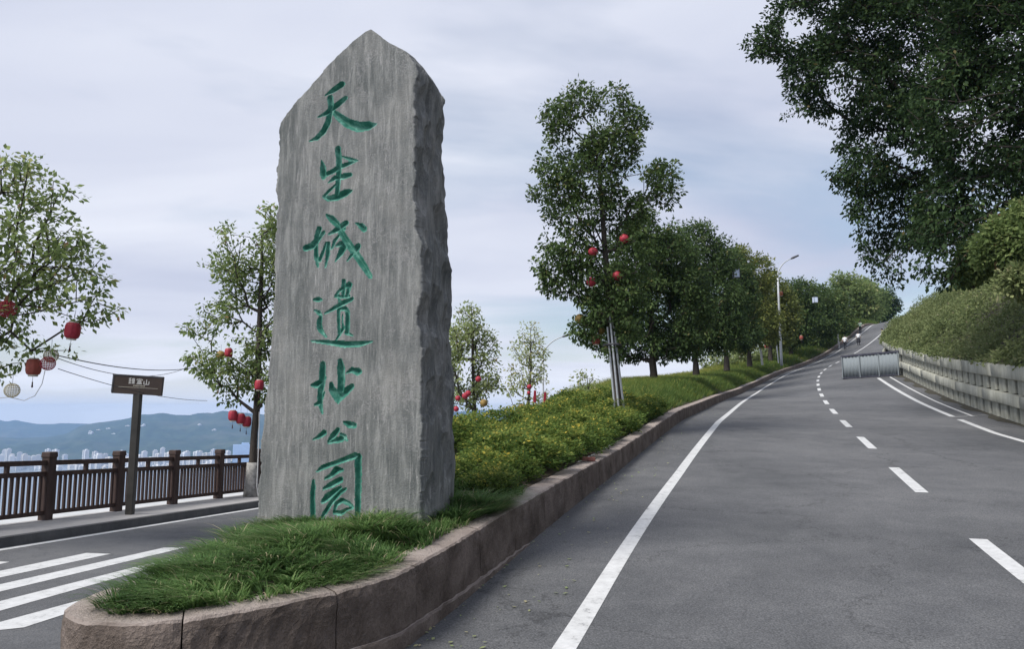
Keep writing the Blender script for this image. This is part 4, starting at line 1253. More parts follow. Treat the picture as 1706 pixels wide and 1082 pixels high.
# --- tree A: leans in over the crossing from beyond the sign, trunk left of view
D = 11.0; bx = at(-172, 540, D); base = Vector((bx.x, D, zL(bx.x, D) + SWK))
tp = trunk_line(base, [base, at(-168, 820, D), at(-160, 720, D), at(-150, 640, D), at(-130, 540, D), at(-110, 430, D), at(-90, 320, D)])
cl = px_clumps([(-70, 320, 130, 95), (30, 305, 70, 60), (70, 330, 60, 45), (60, 420, 105, 70), (110, 400, 50, 40), (-60, 450, 150, 110), (130, 490, 70, 45), (160, 515, 50, 28), (20, 530, 100, 60), (60, 570, 60, 35), (-30, 610, 70, 35), (-190, 400, 150, 170), (-260, 520, 100, 90)], D, base, 1.2)
TREES['A'] = make_tree('street_tree', 'airy green tree hung with lanterns, reaching over the railing beside the name sign', base, tp, cl, 640, 19, 0.17, 0.10, 'leaf_mid', 11, 0.11, 0.0052, 0.15, 0.5, 0.3, void=-0.1, freq=1.3)
# --- tree B: whitewashed trunk beside the monument
D = 20.5; bb = hitL(418, 828, SWK); base = bb; D = bb.y
tp = trunk_line(base, [base, at(421, 770, D), at(424, 720, D), at(427, 690, D), at(430, 640, D), at(431, 580, D), at(433, 520, D), at(436, 450, D), at(436, 390, D)])
cl = px_clumps([(432, 378, 36, 44), (405, 415, 55, 45), (380, 440, 38, 40), (340, 446, 26, 13), (440, 460, 60, 50), (410, 490, 50, 35), (365, 510, 42, 28), (350, 545, 45, 22), (400, 560, 62, 38), (335, 610, 34, 28), (375, 630, 55, 36), (410, 600, 50, 30), (470, 420, 45, 70), (480, 540, 50, 60), (470, 640, 50, 40), (370, 660, 40, 18)], D, base, 1.15)
TREES['B'] = make_tree('street_tree', 'leafy tree with whitewashed trunk foot standing right beside the carved stone', base, tp, cl, 560, 18, 0.2, 0.13, 'leaf_mid', 23, 0.115, 0.006, 0.17, 0.5, 0.35, void=-0.08, freq=1.1)
ww = MB(); hb = Vector(tp[1]) * 0.98
ww.tube([(0, 0, -0.02), Vector(hb) * 0.35, Vector(hb) * 0.7, Vector(hb)], [0.215, 0.172, 0.158, 0.15], 12)
ww.build('whitewash_band', MATS['whitewash'], TREES['B'][0], smooth=True)
wc = MB(); wc.tube([Vector(tp[3]) + Vector((0.12, -0.12, 0.05)), Vector(tp[2]) + Vector((0.16, -0.12, 0)), Vector(tp[1]) + Vector((0.19, -0.14, 0)), Vector((0.2, -0.16, 0.3)), Vector((0.24, -0.14, 0.02))], 0.013, 5)
wc.build('light_cable', MATS['cable_white'], TREES['B'][0])
# --- trees C, D: farther along the lower road
D = 40.0; q_ = at(790, 600, D); base = Vector((q_.x, D, zL(q_.x, D) + SWK))
tp = trunk_line(base, [base, at(790, 740, D), at(791, 690, D), at(789, 650, D), at(788, 600, D), at(787, 560, D), at(786, 525, D)])
cl = px_clumps([(782, 528, 24, 22), (778, 560, 36, 34), (800, 575, 36, 36), (770, 610, 36, 46), (805, 625, 32, 32), (775, 655, 28, 26), (815, 650, 22, 20), (790, 672, 28, 10), (755, 590, 28, 50)], D, base, 1.1)
TREES['C'] = make_tree('street_tree', 'slim pale green tree hung with red lanterns, behind the clipped shrubs', base, tp, cl, 330, 17, 0.3, 0.2, 'leaf_light', 31, 0.10, 0.012, 0.26, 0.45, 0.4)
D = 48.0; q_ = at(884, 600, D); base = Vector((q_.x, D, zL(q_.x, D) + SWK))
tp = trunk_line(base, [base, at(880, 730, D), at(879, 690, D), at(882, 650, D), at(885, 610, D), at(884, 575, D), at(884, 550, D)])
cl = px_clumps([(884, 556, 18, 22), (878, 585, 30, 26), (895, 600, 22, 26), (870, 620, 28, 24), (892, 645, 30, 22), (862, 650, 24, 16), (875, 672, 34, 14), (910, 670, 20, 10)], D, base, 1.1)
TREES['D'] = make_tree('street_tree', 'sparse yellowing young tree with red ribbons, next along from the slim pale tree', base, tp, cl, 150, 15, 0.38, 0.21, 'leaf_light', 37, 0.10, 0.012, 0.3, 0.75, 0.4)
# thin sapling and bush behind the shrubs
D = 22.0; base = at(978, 705, D)
tp = trunk_line(base, [base, at(979, 680, D), at(980, 655, D), at(978, 630, D)])
cl = px_clumps([(978, 632, 20, 18), (968, 655, 18, 14), (992, 650, 14, 16)], D, base)
make_tree('sapling', 'thin nearly bare sapling behind the clipped shrubs', base, tp, cl, 46, 12, 0.2, 0.10, 'leaf_light', 41, 0.03, 0.006, 0.16, 0.6, 0.3, cat='sapling')
base = at(962, 706, 21.0)
cl = px_clumps([(960, 672, 30, 20), (985, 682, 26, 14), (945, 684, 18, 12)], 21.0, base)
make_tree('background_bush', 'soft green bush behind the clipped shrubs under the sapling', base, trunk_line(base, [base, at(962, 690, 21), at(962, 676, 21)]), cl, 120, 34, 0.18, 0.09, 'leaf_light', 43, 0.05, 0.006, 0.1, 0.3, 0.3, cat='bush')
# --- tree E: staked tree in the planted bank
D = 17.0; base = at(1034, 700, D)
tp = trunk_line(base, [base, at(1028, 640, D), at(1022, 590, D), at(1018, 540, D), at(1014, 480, D), at(1008, 420, D), at(1003, 350, D), at(998, 280, D), at(985, 210, D)])
cl = px_clumps([(930, 190, 34, 34), (968, 165, 32, 34), (1015, 172, 38, 32), (1050, 205, 32, 30), (960, 230, 60, 44), (1020, 245, 56, 44), (935, 275, 44, 36), (985, 300, 70, 44), (1105, 290, 36, 26), (1070, 310, 44, 34), (1110, 320, 28, 26), (915, 322, 38, 22), (965, 355, 66, 40), (1030, 350, 52, 44), (905, 400, 22, 16), (925, 440, 40, 34), (960, 420, 50, 40), (935, 470, 44, 28), (985, 470, 52, 40), (1000, 520, 50, 38), (980, 550, 36, 24), (1010, 585, 34, 22), (1050, 420, 40, 60), (1040, 520, 40, 60)], D, base, 1.0)
TREES['E'] = make_tree('street_tree', 'tall dark green tree held up by metal stakes in the planted bank', base, tp, cl, 1150, 24, 0.16, 0.105, 'leaf_row', 51, 0.085, 0.0042, 0.12, 0.4, 0.35, void=-0.26, freq=1.5)
stk = empty('tree_stake', base); tag(stk, 'galvanised pipe stakes bound round the tall tree in the bank', 'tree stake')
for k, (x0, y0, x1, y1, dd) in enumerate(((1026, 694, 1012, 545, -0.25), (1033, 696, 1016, 527, -0.33), (1042, 694, 1021, 530, -0.2))):
    b = MB(); b.tube([at(x0, y0 + 8, D + dd) - base, at(x1, y1, D + dd) - base], 0.024, 8); b.build('pipe', MATS['galvanised'], stk)
b = MB(); cc = at(1019, 576, D) - base
b.tube([cc + Vector((0.19 * math.cos(w), 0.24 * math.sin(w) - 0.1, 0)) for w in np.linspace(0, 2 * math.pi, 13)], 0.03, 6); b.build('binding', MATS['lamp_dark'], stk)
# --- trees F..: the row up the hill
ROW = [
 (34, 1090, 644, [(1078, 395, 44, 40), (1055, 430, 50, 46), (1110, 430, 52, 50), (1140, 470, 40, 46), (1040, 495, 56, 46), (1095, 510, 60, 54), (1150, 520, 34, 50), (1010, 550, 36, 34), (1060, 575, 56, 30), (1110, 570, 50, 34), (1145, 572, 30, 28)], 760, 40, 0.36, 0.17, 'leaf_row', 0.34, 'rounded dark tree next uphill from the staked tree'),
 (46, 1160, 626, [(1160, 420, 40, 46), (1185, 440, 36, 46), (1150, 490, 40, 50), (1195, 500, 44, 54), (1165, 555, 50, 38), (1205, 555, 36, 36), (1130, 570, 26, 24)], 560, 38, 0.46, 0.2, 'leaf_row', 0.3, 'broad dark tree two along uphill from the staked tree'),
 (56, 1211, 614, [(1215, 455, 34, 36), (1230, 490, 30, 40), (1205, 520, 36, 40), (1230, 555, 36, 30), (1195, 570, 28, 20)], 380, 36, 0.52, 0.24, 'leaf_row', 0.3, 'dark tree in the hill row just downhill of the yellowish crown'),
 (64, 1249, 607, [(1235, 440, 26, 26), (1262, 460, 28, 30), (1245, 500, 34, 34), (1262, 545, 34, 34), (1235, 570, 24, 18)], 360, 36, 0.55, 0.26, 'leaf_yellowgreen', 0.35, 'yellowish green tree in the hill row just downhill of the street lamp'),
 (74, 1284, 600, [(1285, 490, 26, 30), (1280, 535, 32, 34), (1305, 520, 22, 36), (1300, 560, 24, 20)], 300, 34, 0.6, 0.29, 'leaf_yellowgreen', 0.3, 'tree in the hill row standing right behind the street lamp'),
 (82, 1318, 594, [(1322, 495, 28, 26), (1345, 500, 24, 26), (1330, 535, 32, 34), (1318, 565, 24, 18)], 320, 34, 0.62, 0.30, 'leaf_row', 0.4, 'dark tree in the hill row just uphill of the street lamp'),
 (90, 1350, 588, [(1365, 505, 24, 24), (1355, 535, 28, 32), (1378, 535, 18, 34), (1350, 565, 22, 16)], 280, 34, 0.65, 0.32, 'leaf_row', 0.45, 'tree in the hill row beside the small box lantern'),
 (98, 1380, 578, [(1388, 510, 20, 24), (1395, 540, 20, 30), (1378, 555, 20, 18)], 230, 34, 0.66, 0.34, 'leaf_row', 0.6, 'lighter tree at the upper end of the hill row'),
]
for k, (D, tx, ty, ell, n, per, rc, Lf, mat, tint, lab) in enumerate(ROW):
    base = at(tx, ty + 4, D); ctr = ell[0]
    tp = trunk_line(base, [base, at(tx - 1, ty - 22, D), at(tx - 3, ty - 40, D), at(tx - 2, ty - 65, D), at((tx + ctr[0]) / 2, (ty + ctr[1]) / 2, D), at(ctr[0], ctr[1] + 15, D)])
    cl = px_clumps([(e[0], e[1] - 3, e[2] * 1.12, e[3] * 1.12) for e in ell], D, base, 1.05)
    TREES['F%d' % k] = make_tree('hill_row_tree', lab, base, tp, cl, int(n * 1.3), per, rc, Lf, mat, 61 + k * 7, 0.2, 0.009, rc * 0.6, tint, 0.5, 'trees in the row up the hill road')
# --- trees at the road's far end
END = [
 (118, 1412, 560, [(1405, 470, 22, 18), (1420, 490, 28, 30), (1415, 525, 26, 28), (1440, 505, 22, 34)], 260, 34, 0.95, 0.46, 'leaf_mid', 0.45, 'light green tree where the hill road bends out of sight'),
 (128, 1446, 552, [(1440, 485, 26, 20), (1455, 505, 24, 26), (1440, 530, 26, 18)], 220, 32, 1.0, 0.5, 'leaf_mid', 0.4, 'middle tree of the three closing the far end of the road'),
 (138, 1474, 548, [(1470, 495, 18, 14), (1482, 510, 14, 18), (1468, 525, 18, 14)], 190, 32, 0.95, 0.5, 'leaf_dark', 0.5, 'dark tree by the gap of sky at the far end of the road'),
]
for k, (D, tx, ty, ell, n, per, rc, Lf, mat, tint, lab) in enumerate(END):
    base = at(tx, ty, D)
    tp = trunk_line(base, [base, at(tx, ty - 15, D), at(tx + 1, ty - 30, D), at(ell[0][0], ell[0][1] + 8, D)])
    make_tree('far_tree', lab, base, tp, px_clumps(ell, D, base), n, per, rc, Lf, mat, 131 + k * 7, 0.3, 0.02, rc * 0.6, tint, 0.5)
# --- pale bushes beyond the row (seen between the trunks)
BUSH = [(70, 1200, 606, 34, 22), (74, 1240, 596, 30, 20), (80, 1268, 588, 30, 22), (86, 1300, 580, 26, 20), (92, 1338, 576, 26, 16), (98, 1362, 570, 22, 14)]
for k, (D, x, y, rx, ry) in enumerate(BUSH):
    base = at(x, y + ry, D)
    cl = px_clumps([(x, y, rx, ry), (x + rx * 0.4, y + ry * 0.4, rx * 0.7, ry * 0.6)], D, base)
    make_tree('background_bush', 'pale green bush seen between the trunks of the hill row', base, trunk_line(base, [base, at(x, y + ry * 0.5, D), at(x, y, D)]), cl, 110, 30, 0.45, 0.26, 'leaf_light', 171 + k, 0.08, 0.012, 0.25, 0.3, 0.4, 'bushes behind the hill row', 'bush')
# --- the great dark trees over the wall
D = 25.0; b0 = hside(25.0, 4.2); base = Vector((b0.x, b0.y, b0.z - 0.1)); D = base.y
tp = trunk_line(base, [base, base + Vector((-0.3, 0.1, 1.5)), base + Vector((-0.8, 0.1, 3.2)), base + Vector((-1.3, 0, 5.2)), base + Vector((-1.8, 0, 7.4)), base + Vector((-2.2, 0, 10.0)), base + Vector((-2.4, 0, 13.0))])
cl = px_clumps([(1265, 72, 30, 20), (1300, 60, 44, 36), (1318, 20, 40, 30), (1370, 60, 60, 60), (1340, 130, 44, 40), (1325, 185, 20, 18), (1390, 150, 56, 52), (1440, 60, 80, 80), (1420, 220, 34, 34), (1460, 170, 70, 70), (1405, 290, 26, 16), (1440, 290, 48, 46), (1500, 250, 70, 80), (1450, 350, 40, 34), (1490, 370, 62, 60), (1445, 410, 30, 30), (1480, 440, 46, 34), (1540, 90, 110, 110), (1560, 330, 70, 100), (1430, -40, 150, 60), (1560, -60, 150, 80), (1505, 462, 24, 18)], D, base, 1.25)
TREES['R'] = make_tree('overhanging_tree', 'huge dark tree leaning out over the road from above the wall', base, tp, cl, 2700, 30, 0.25, 0.135, 'leaf_dark', 201, 0.30, 0.0062, 0.18, 0.34, 0.45, void=-0.05, freq=0.85)
b0 = hside(23.0, 8.5); base = Vector((b0.x, b0.y, b0.z - 0.1)); D = base.y
tp = trunk_line(base, [base, base + Vector((0.1, 0, 2)), base + Vector((0, 0, 4)), base + Vector((-0.2, 0, 7)), base + Vector((-0.2, 0, 10)), base + Vector((-0.3, 0, 13))])
cl = px_clumps([(1600, 180, 90, 110), (1660, 80, 110, 110), (1640, 260, 90, 90), (1590, 370, 60, 70), (1650, 330, 60, 50), (1720, 180, 110, 140), (1620, -40, 150, 90), (1760, 30, 120, 150), (1570, 440, 50, 34), (1800, 250, 120, 150)], D, base, 1.1)
TREES['R2'] = make_tree('overhanging_tree', 'second dark tree deeper on the hillside behind the leaning giant', base, tp, cl, 1500, 34, 0.34, 0.14, 'leaf_dark', 211, 0.34, 0.008, 0.25, 0.3, 0.45)
# brighter bushes on the slope at the right
for k, (D, x, y, rx, ry, lab) in enumerate([(17.5, 1668, 405, 46, 44, 'fresh green broadleaf bush on the slope under the dark trees'), (17.0, 1715, 390, 44, 60, 'tall green bush on the upper slope, half out of view'), (19.0, 1620, 440, 36, 34, 'small green bush low on the slope beside the fresh green one'), (16.5, 1706, 470, 40, 26, 'dull olive bush on the slope above the ivy')]):
    base = at(x, y + ry + 6, D)
    cl = px_clumps([(x, y, rx, ry), (x - rx * 0.5, y + ry * 0.3, rx * 0.6, ry * 0.6), (x + rx * 0.4, y + ry * 0.4, rx * 0.6, ry * 0.6)], D, base)
    make_tree('slope_bush', lab, base, trunk_line(base, [base, at(x, y + ry * 0.6, D), at(x, y, D)]), cl, 220, 36, 0.22, 0.13, 'leaf_mid' if k < 3 else 'leaf_ivy', 231 + k, 0.06, 0.006, 0.12, 0.4 if k < 3 else 0.5, 0.4, cat='bush')
# --- ivy-like cover on the slope above the wall
g = np.random.default_rng(77); pts, ow = [], []
for _ in range(9500):
    s = 13 + (g.random() ** 0.9) * 74; w = -0.12 + 12 * g.random() ** 1.5
    if s > 60: w *= 0.7
    p = hside(float(s), float(max(w, 0.05))); n1 = mnoise.fractal((p.x * 0.8, p.y * 0.8, 5.0), 0.8, 2.1, 4)
    h = max(0.0, 0.30 + 0.62 * n1) * max(0.1, min(1.0, 0.35 + w))
    if s > 50: h += 0.9 * min(1, (s - 50) / 12) * min(1.0, w * 0.8 + 0.3)
    for hh in ((h,) if h < 0.5 else (h, h * 0.5)):
        q_ = p + Vector((g.normal() * .08, g.normal() * .08, hh)); pts.append(tuple(q_)); ow.append((-0.5, -0.5, 0.5))
pts = np.array(pts); ct = np.clip(0.46 + 0.34 * np.array([mnoise.noise((p[0] * 0.7, p[1] * 0.7, p[2] * 0.7)) + 0.8 * mnoise.noise((p[0] * 0.22, p[1] * 0.22, 3.0)) for p in pts]), 0.03, 0.92)
V, Q, t = leaves(pts, ct, 24, 0.26, 0.115, 78, 0.2, 0.3, outward=np.array(ow))
tag(link('slope_ground_cover', np_mesh('slope_ground_cover', V, Q, tint=t), MATS['leaf_ivy']), 'dense olive green ground cover spilling over the wall top', 'ground cover', kind='stuff')

# --- clipped shrubs behind the monument
def shrub_variant(seed):
    g = np.random.default_rng(seed); n = 210
    d = g.normal(size=(n, 3)); d[:, 2] = np.abs(d[:, 2]) * 0.9 - 0.15; d /= np.linalg.norm(d, axis=1, keepdims=True)
    r = 0.55 + 0.5 * g.random(n) ** 0.6
    P = d * r[:, None] * np.array([0.44, 0.44, 0.50]); P[:, 2] += 0.28
    P *= (1 + 0.16 * np.array([mnoise.noise((p[0] * 4 + seed, p[1] * 4, p[2] * 4)) for p in P]))[:, None]
    P[:, 2] = np.maximum(P[:, 2], 0.05)
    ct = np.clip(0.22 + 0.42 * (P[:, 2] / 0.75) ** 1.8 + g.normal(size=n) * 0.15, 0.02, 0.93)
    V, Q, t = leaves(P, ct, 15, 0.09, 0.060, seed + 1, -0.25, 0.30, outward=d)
    fl = (V.reshape(-1, 4, 3)[:, 0, 2] > 0.66) & (g.random(len(Q)) > 0.965); t[fl] = 1.0
    fol = np_mesh('foliage', V, Q, tint=t); fol.materials.append(MATS['leaf_hedge'])
    b = MB()
    for k in range(7):
        a = k * 0.9 + g.random(); b.tube([(0.03 * math.cos(a), 0.03 * math.sin(a), -0.08), (0.12 * math.cos(a), 0.12 * math.sin(a), 0.18), (0.26 * math.cos(a), 0.26 * math.sin(a), 0.45)], [0.012, 0.009, 0.004], 4)
    stem = b.mesh('stem'); stem.materials.append(MATS['bark'])
    return fol, stem
SHR = [shrub_variant(301 + 3 * k) for k in range(5)]
def bank_point(s, w):
    p = rd(s, KO - w); return Vector((p[0], p[1], max(bank_z(s, w), zL(p[0], p[1]) - 0.6)))
g = np.random.default_rng(5); n_sh = 0
for s in np.arange(5.3, 17.8, 0.6):
    for w in np.arange(0.58, 3.0, 0.56):
        ss, wq = s + g.normal() * 0.1, w + g.normal() * 0.07
        if s < 8.2 and w > 1.6: continue
        p = bank_point(ss, wq)
        loc = Vector(((p - FL).dot(UX), (p - FL).dot(WX), 0))
        if -0.5 < loc.x < SW + 0.16 and loc.y < 1.35: continue
        if loc.x < SW + 0.5 and loc.y < 0.55: continue
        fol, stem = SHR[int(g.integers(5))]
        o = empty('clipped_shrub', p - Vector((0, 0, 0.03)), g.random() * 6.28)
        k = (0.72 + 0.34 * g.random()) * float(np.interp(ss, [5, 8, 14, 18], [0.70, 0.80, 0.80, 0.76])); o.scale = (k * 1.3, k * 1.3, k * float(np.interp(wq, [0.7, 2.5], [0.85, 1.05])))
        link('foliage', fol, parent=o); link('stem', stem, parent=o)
        tag(o, 'small leafy shrub with yellow tips in the hedge between stone and staked tree', 'shrub', 'clipped shrubs behind the stone'); n_sh += 1

# --- grass
def blades(P, D_, Ls, wd, tint, seed, droop=0.9, seg=3):
    g = np.random.default_rng(seed); N = len(P)
    side = np.cross(D_, np.array([0, 0, 1.0])); side /= np.linalg.norm(side, axis=1, keepdims=True) + 1e-9
    rowsL = []
    for k in range(seg + 1):
        t = k / seg
        h = Ls * (t - 0.5 * droop * t * t); o = Ls * (0.35 * t + 0.55 * droop * t * t)
        c = P + D_ * o[:, None]; c[:, 2] += h
        w = wd * (1 - t) ** 0.7
        rowsL.append((c - side * w[:, None], c + side * w[:, None]) if k < seg else (c,))
    V = np.concatenate([np.stack([a for r_ in rowsL for a in r_], 1)], 0).reshape(-1, 3)
    nv = 2 * seg + 1; b = np.arange(N) * nv
    Q = np.concatenate([np.stack([b + 2 * k, b + 2 * k + 1, b + 2 * k + 3, b + 2 * k + 2], 1) for k in range(seg - 1)], 0)
    T = np.stack([b + 2 * (seg - 1), b + 2 * (seg - 1) + 1, b + 2 * seg], 1)
    return V, Q, T, np.concatenate([np.tile(tint, seg - 1), tint])
def in_poly(x, y, poly):
    c = False; j = len(poly) - 1
    for i in range(len(poly)):
        xi, yi = poly[i]; xj, yj = poly[j]
        if (yi > y) != (yj > y) and x < (xj - xi) * (y - yi) / (yj - yi + 1e-12) + xi: c = not c
        j = i
    return c
g = np.random.default_rng(88); tufts = []
poly = INS
def mound_z(x, y):
    d_ = min(math.hypot(x - a_, y - b_) for a_, b_ in INS[::3])
    return -1.10 + 0.10 * min(1, d_ / 0.7) + 0.035 * max(0, y - 4) + 0.05 * mnoise.noise((x * 2.6, y * 2.6, 1.0))
while len(tufts) < 360:
    x, y = g.uniform(-2.7, 0.6), g.uniform(3.7, 8.2)
    if not in_poly(x, y, poly): continue
    loc = Vector((x, y, 0)) - FL; lu_, lw_ = loc.dot(UX), loc.dot(WX)
    if -0.02 < lu_ < SW + 0.02 and 0.03 < lw_ < 1.0: continue
    if tufts and min((x - a_) ** 2 + (y - b_) ** 2 for a_, b_ in tufts) < 0.075 ** 2: continue
    tufts.append((x, y))
Pn, Dn, Ln, Tn = [], [], [], []
for (x, y) in tufts:
    n = int(g.integers(90, 160)); z = mound_z(x, y)
    a = g.random(n) * 2 * math.pi; r = 0.09 * g.random(n) ** 0.5
    comb = mnoise.noise((x * 1.3, y * 1.3, 2.0)) * 3.0
    dx, dy = np.cos(a) * 0.8 + 0.55 * math.cos(comb - 2.2), np.sin(a) * 0.8 + 0.55 * math.sin(comb - 2.2)
    Pn.append(np.stack([x + np.cos(a) * r, y + np.sin(a) * r, np.full(n, z - 0.02)], 1))
    Dn.append(np.stack([dx, dy, np.zeros(n)], 1)); k = 1.0 + 0.6 * mnoise.noise((x * 2.4, y * 2.4, 7.0)) + (0.35 if 0 else 0)
    near = (Vector((x, y, 0)) - FL).dot(WX)
    k *= float(np.interp(near, [-2.2, -0.9, -0.2, 0.1], [0.95, 1.0, 0.9, 1.0]))
    lu2 = (Vector((x, y, 0)) - FL).dot(UX)
    if lu2 > SW - 0.45 and near > -0.45: k *= 1.55
    Ln.append(g.uniform(0.11, 0.235, n) * k)
    tt = np.clip(0.40 + 0.42 * mnoise.noise((x * 2.1 + 9, y * 2.1, 0)) + g.normal(size=n) * 0.17, 0, 0.95); tt[g.random(n) > 0.955 - 0.05 * (mnoise.noise((x * 3, y * 3, 4)) > 0.2)] = 1.0
    Tn.append(tt)
Pn, Dn, Ln, Tn = map(np.concatenate, (Pn, Dn, Ln, Tn))
V, Q, T, tt = blades(Pn, Dn, Ln, np.full(len(Pn), 0.0058), Tn, 5, 0.95, 4)
tag(link('island_grass', np_mesh('island_grass', V, Q, T, tint=tt), MATS['blade_lawn']), 'lush long green grass flopping round the foot of the stone', 'grass', kind='stuff')
# dry runners creeping over the kerb edge
Pn, Dn, Ln = [], [], []
for i in range(80, min(L, nearest_out(806)), 1):
    if mnoise.noise((i * 0.07, 0, 0)) < 0.05: continue
    nv = inward(i)
    for _ in range(4):
        p = OUT[i] + nv * (KW - 0.10 + 0.12 * g.random()); Pn.append((p.x, p.y, p.z + 0.004)); a_ = g.random() * 6.28; Dn.append((math.cos(a_) - nv.x * 0.6, math.sin(a_) - nv.y * 0.6, 0)); Ln.append(0.05 + 0.07 * g.random())
Pn, Dn, Ln = np.array(Pn), np.array(Dn), np.array(Ln)
V, Q, T, tt = blades(Pn, Dn, Ln, np.full(len(Pn), 0.003), np.where(g.random(len(Pn)) > 0.45, 1.0, 0.9), 6, 1.2, 3)
tag(link('dry_grass_fringe', np_mesh('dry_grass_fringe', V, Q, T, tint=tt), MATS['blade_lawn']), 'straw coloured dry grass fringe on the kerb top', 'grass', kind='stuff')
# verge up the hill
Pn, Dn, Ln, Tn, Wn = [], [], [], [], []
for _ in range(8500):
    s = 12.5 + 112 * g.random() ** 1.4; w = 0.42 + (float(np.interp(s, [12, 20, 40], [2.2, 3.4, 5.0]))) * g.random() ** 1.2
    if s < 17.0 and w > 0.6: continue
    p = bank_point(float(s), float(w)); n = 20
    sc = float(np.interp(s, [12, 30, 60, 120], [0.8, 1.15, 1.7, 2.6]))
    a = g.random(n) * 2 * math.pi; r = 0.16 * sc * g.random(n) ** 0.5
    Pn.append(np.stack([p.x + np.cos(a) * r, p.y + np.sin(a) * r, np.full(n, p.z - 0.03)], 1)); Dn.append(np.stack([np.cos(a), np.sin(a), 0 * a], 1) * 0.7)
    hgt = float(np.interp(w, [0.4, 0.9, 2.5], [0.55, 0.9, 1.3]))
    Ln.append(g.uniform(0.30, 0.58, n) * hgt); Wn.append(np.full(n, 0.0072 * sc))
    c = np.clip(0.35 + 0.12 * w + 0.25 * mnoise.noise((p.x * 0.5, p.y * 0.5, 0)) + g.normal(size=n) * 0.13, 0, 0.93); c[g.random(n) > 0.975 - 0.02 * (w > 1.2)] = 1.0; Tn.append(c)
Pn, Dn, Ln, Tn, Wn = map(np.concatenate, (Pn, Dn, Ln, Tn, Wn))
V, Q, T, tt = blades(Pn, Dn, Ln, Wn, Tn, 9, 0.7, 3)
tag(link('verge_grass', np_mesh('verge_grass', V, Q, T, tint=tt), MATS['blade_verge']), 'yellowish green grass on the bank along the hill kerb', 'grass', kind='stuff')

# fallen leaves and grit in the gutter along the kerb
Pq, tq = [], []
for _ in range(420):
    s = 1.0 + 26 * g.random() ** 1.3; o = KO + 0.04 + 0.75 * g.random() ** 2.2
    p = rdv(float(s), float(o), 0.012); a_ = g.random() * 6.28; L_ = 0.008 + 0.02 * g.random()
    d1 = Vector((math.cos(a_), math.sin(a_), 0.15 * g.normal())) * L_; d2 = Vector((-math.sin(a_), math.cos(a_), 0.15 * g.normal())) * L_ * 0.55
    Pq += [tuple(p - d1), tuple(p + d2), tuple(p + d1), tuple(p - d2)]; tq.append(0.9 + 0.1 * g.random())
tag(link('gutter_debris', np_mesh('gutter_debris', Pq, np.arange(len(Pq)).reshape(-1, 4), tint=tq), MATS['blade_lawn']), 'scattered dry leaves and grit beside the sandstone kerb', 'leaf litter', kind='stuff')

# ================================================================ LANTERNS, RIBBONS, CABLES
def lantern_meshes(mat):
    b = MB(); n = 40
    b.lathe([(0.085, -0.165), (0.125, -0.14), (0.143, -0.08), (0.146, 0.0), (0.143, 0.08), (0.125, 0.14), (0.085, 0.165)], n, wob=lambda w: 1.0 + 0.022 * math.cos(10 * w))
    sh = b.mesh('shade', True); sh.materials.append(MATS[mat])
    b = MB(); b.lathe([(0.0, 0.185), (0.088, 0.185), (0.092, 0.16), (0.088, 0.155)], 16); c1 = b.mesh('cap'); c1.materials.append(MATS['lantern_cap'])
    b = MB(); b.lathe([(0.088, -0.155), (0.092, -0.165), (0.088, -0.195), (0.0, -0.195)], 16); c2 = b.mesh('cap'); c2.materials.append(MATS['lantern_cap'])
    b = MB(); b.tube([(0, 0, -0.19), (0, 0, -0.32)], 0.004, 4); b.lathe([(0.004, -0.30), (0.014, -0.315), (0.012, -0.34), (0.020, -0.42), (0.0, -0.425)], 8); ts = b.mesh('tassel'); ts.materials.append(MATS['tassel_dark'])
    b = MB(); b.tube([(0, 0, 0.18), (0, 0, 0.42)], 0.004, 4); st = b.mesh('string'); st.materials.append(MATS['cable_black'])
    return [('shade', sh), ('cap', c1), ('cap', c2), ('tassel', ts), ('string', st)]
def ball_meshes(mat, solid):
    b = MB(); r = 0.145
    if solid:
        b.lathe([(r * math.cos(a), r * math.sin(a)) for a in np.linspace(-1.45, 1.45, 13)], 28, wob=lambda w: 1 + 0.02 * math.cos(14 * w))
    else:
        for k in range(9):
            a = k * math.pi / 9; b.tube([(r * math.cos(t) * math.cos(a), r * math.cos(t) * math.sin(a), r * math.sin(t)) for t in np.linspace(0, 2 * math.pi, 25)], 0.0055, 4, False)
        for z in (-0.1, -0.06, -0.02, 0.02, 0.06, 0.1):
            q_ = math.sqrt(r * r - z * z); b.tube([(q_ * math.cos(t), q_ * math.sin(t), z) for t in np.linspace(0, 2 * math.pi, 25)], 0.0055, 4, False)
    m = b.mesh('globe' if solid else 'wire_globe', True); m.materials.append(MATS[mat])
    b = MB(); b.tube([(0, 0, r), (0, 0, 0.36)], 0.004, 4); st = b.mesh('string'); st.materials.append(MATS['cable_black'])
    return [('globe' if solid else 'wire_globe', m), ('string', st)]
LK_ = {'red': lantern_meshes('red_lantern'), 'faded': lantern_meshes('faded_lantern'), 'ball': ball_meshes('red_lantern', True), 'wire': ball_meshes('red_lantern', False), 'cream': ball_meshes('cream_wire', False), 'amber': ball_meshes('amber_lantern', True)}
def lantern(kind, px, py, D, label, group=None, k=1.0, name='paper_lantern', tilt=0.0):
    k *= 0.88; o = empty(name, at(px, py, D), random.random() * 3); o.scale = (k, k, k); o.rotation_euler = (tilt, tilt * 0.5, random.random() * 3)
    for nm, me in LK_[kind]: link(nm, me, parent=o)
    return tag(o, label, 'lantern', group)
W_SIGN = 'in the airy tree by the sign'
lantern('wire', 12, 515, 10.6, 'pinkish red wire ball lantern, highest ' + W_SIGN, k=0.95, name='ball_lantern')
lantern('red', 121, 551, 11.0, 'red ribbed paper lantern at the branch tip ' + W_SIGN, k=0.84, tilt=0.12)
lantern('faded', 56, 612, 11.0, 'faded brick red paper lantern under the low bough ' + W_SIGN, k=0.82)
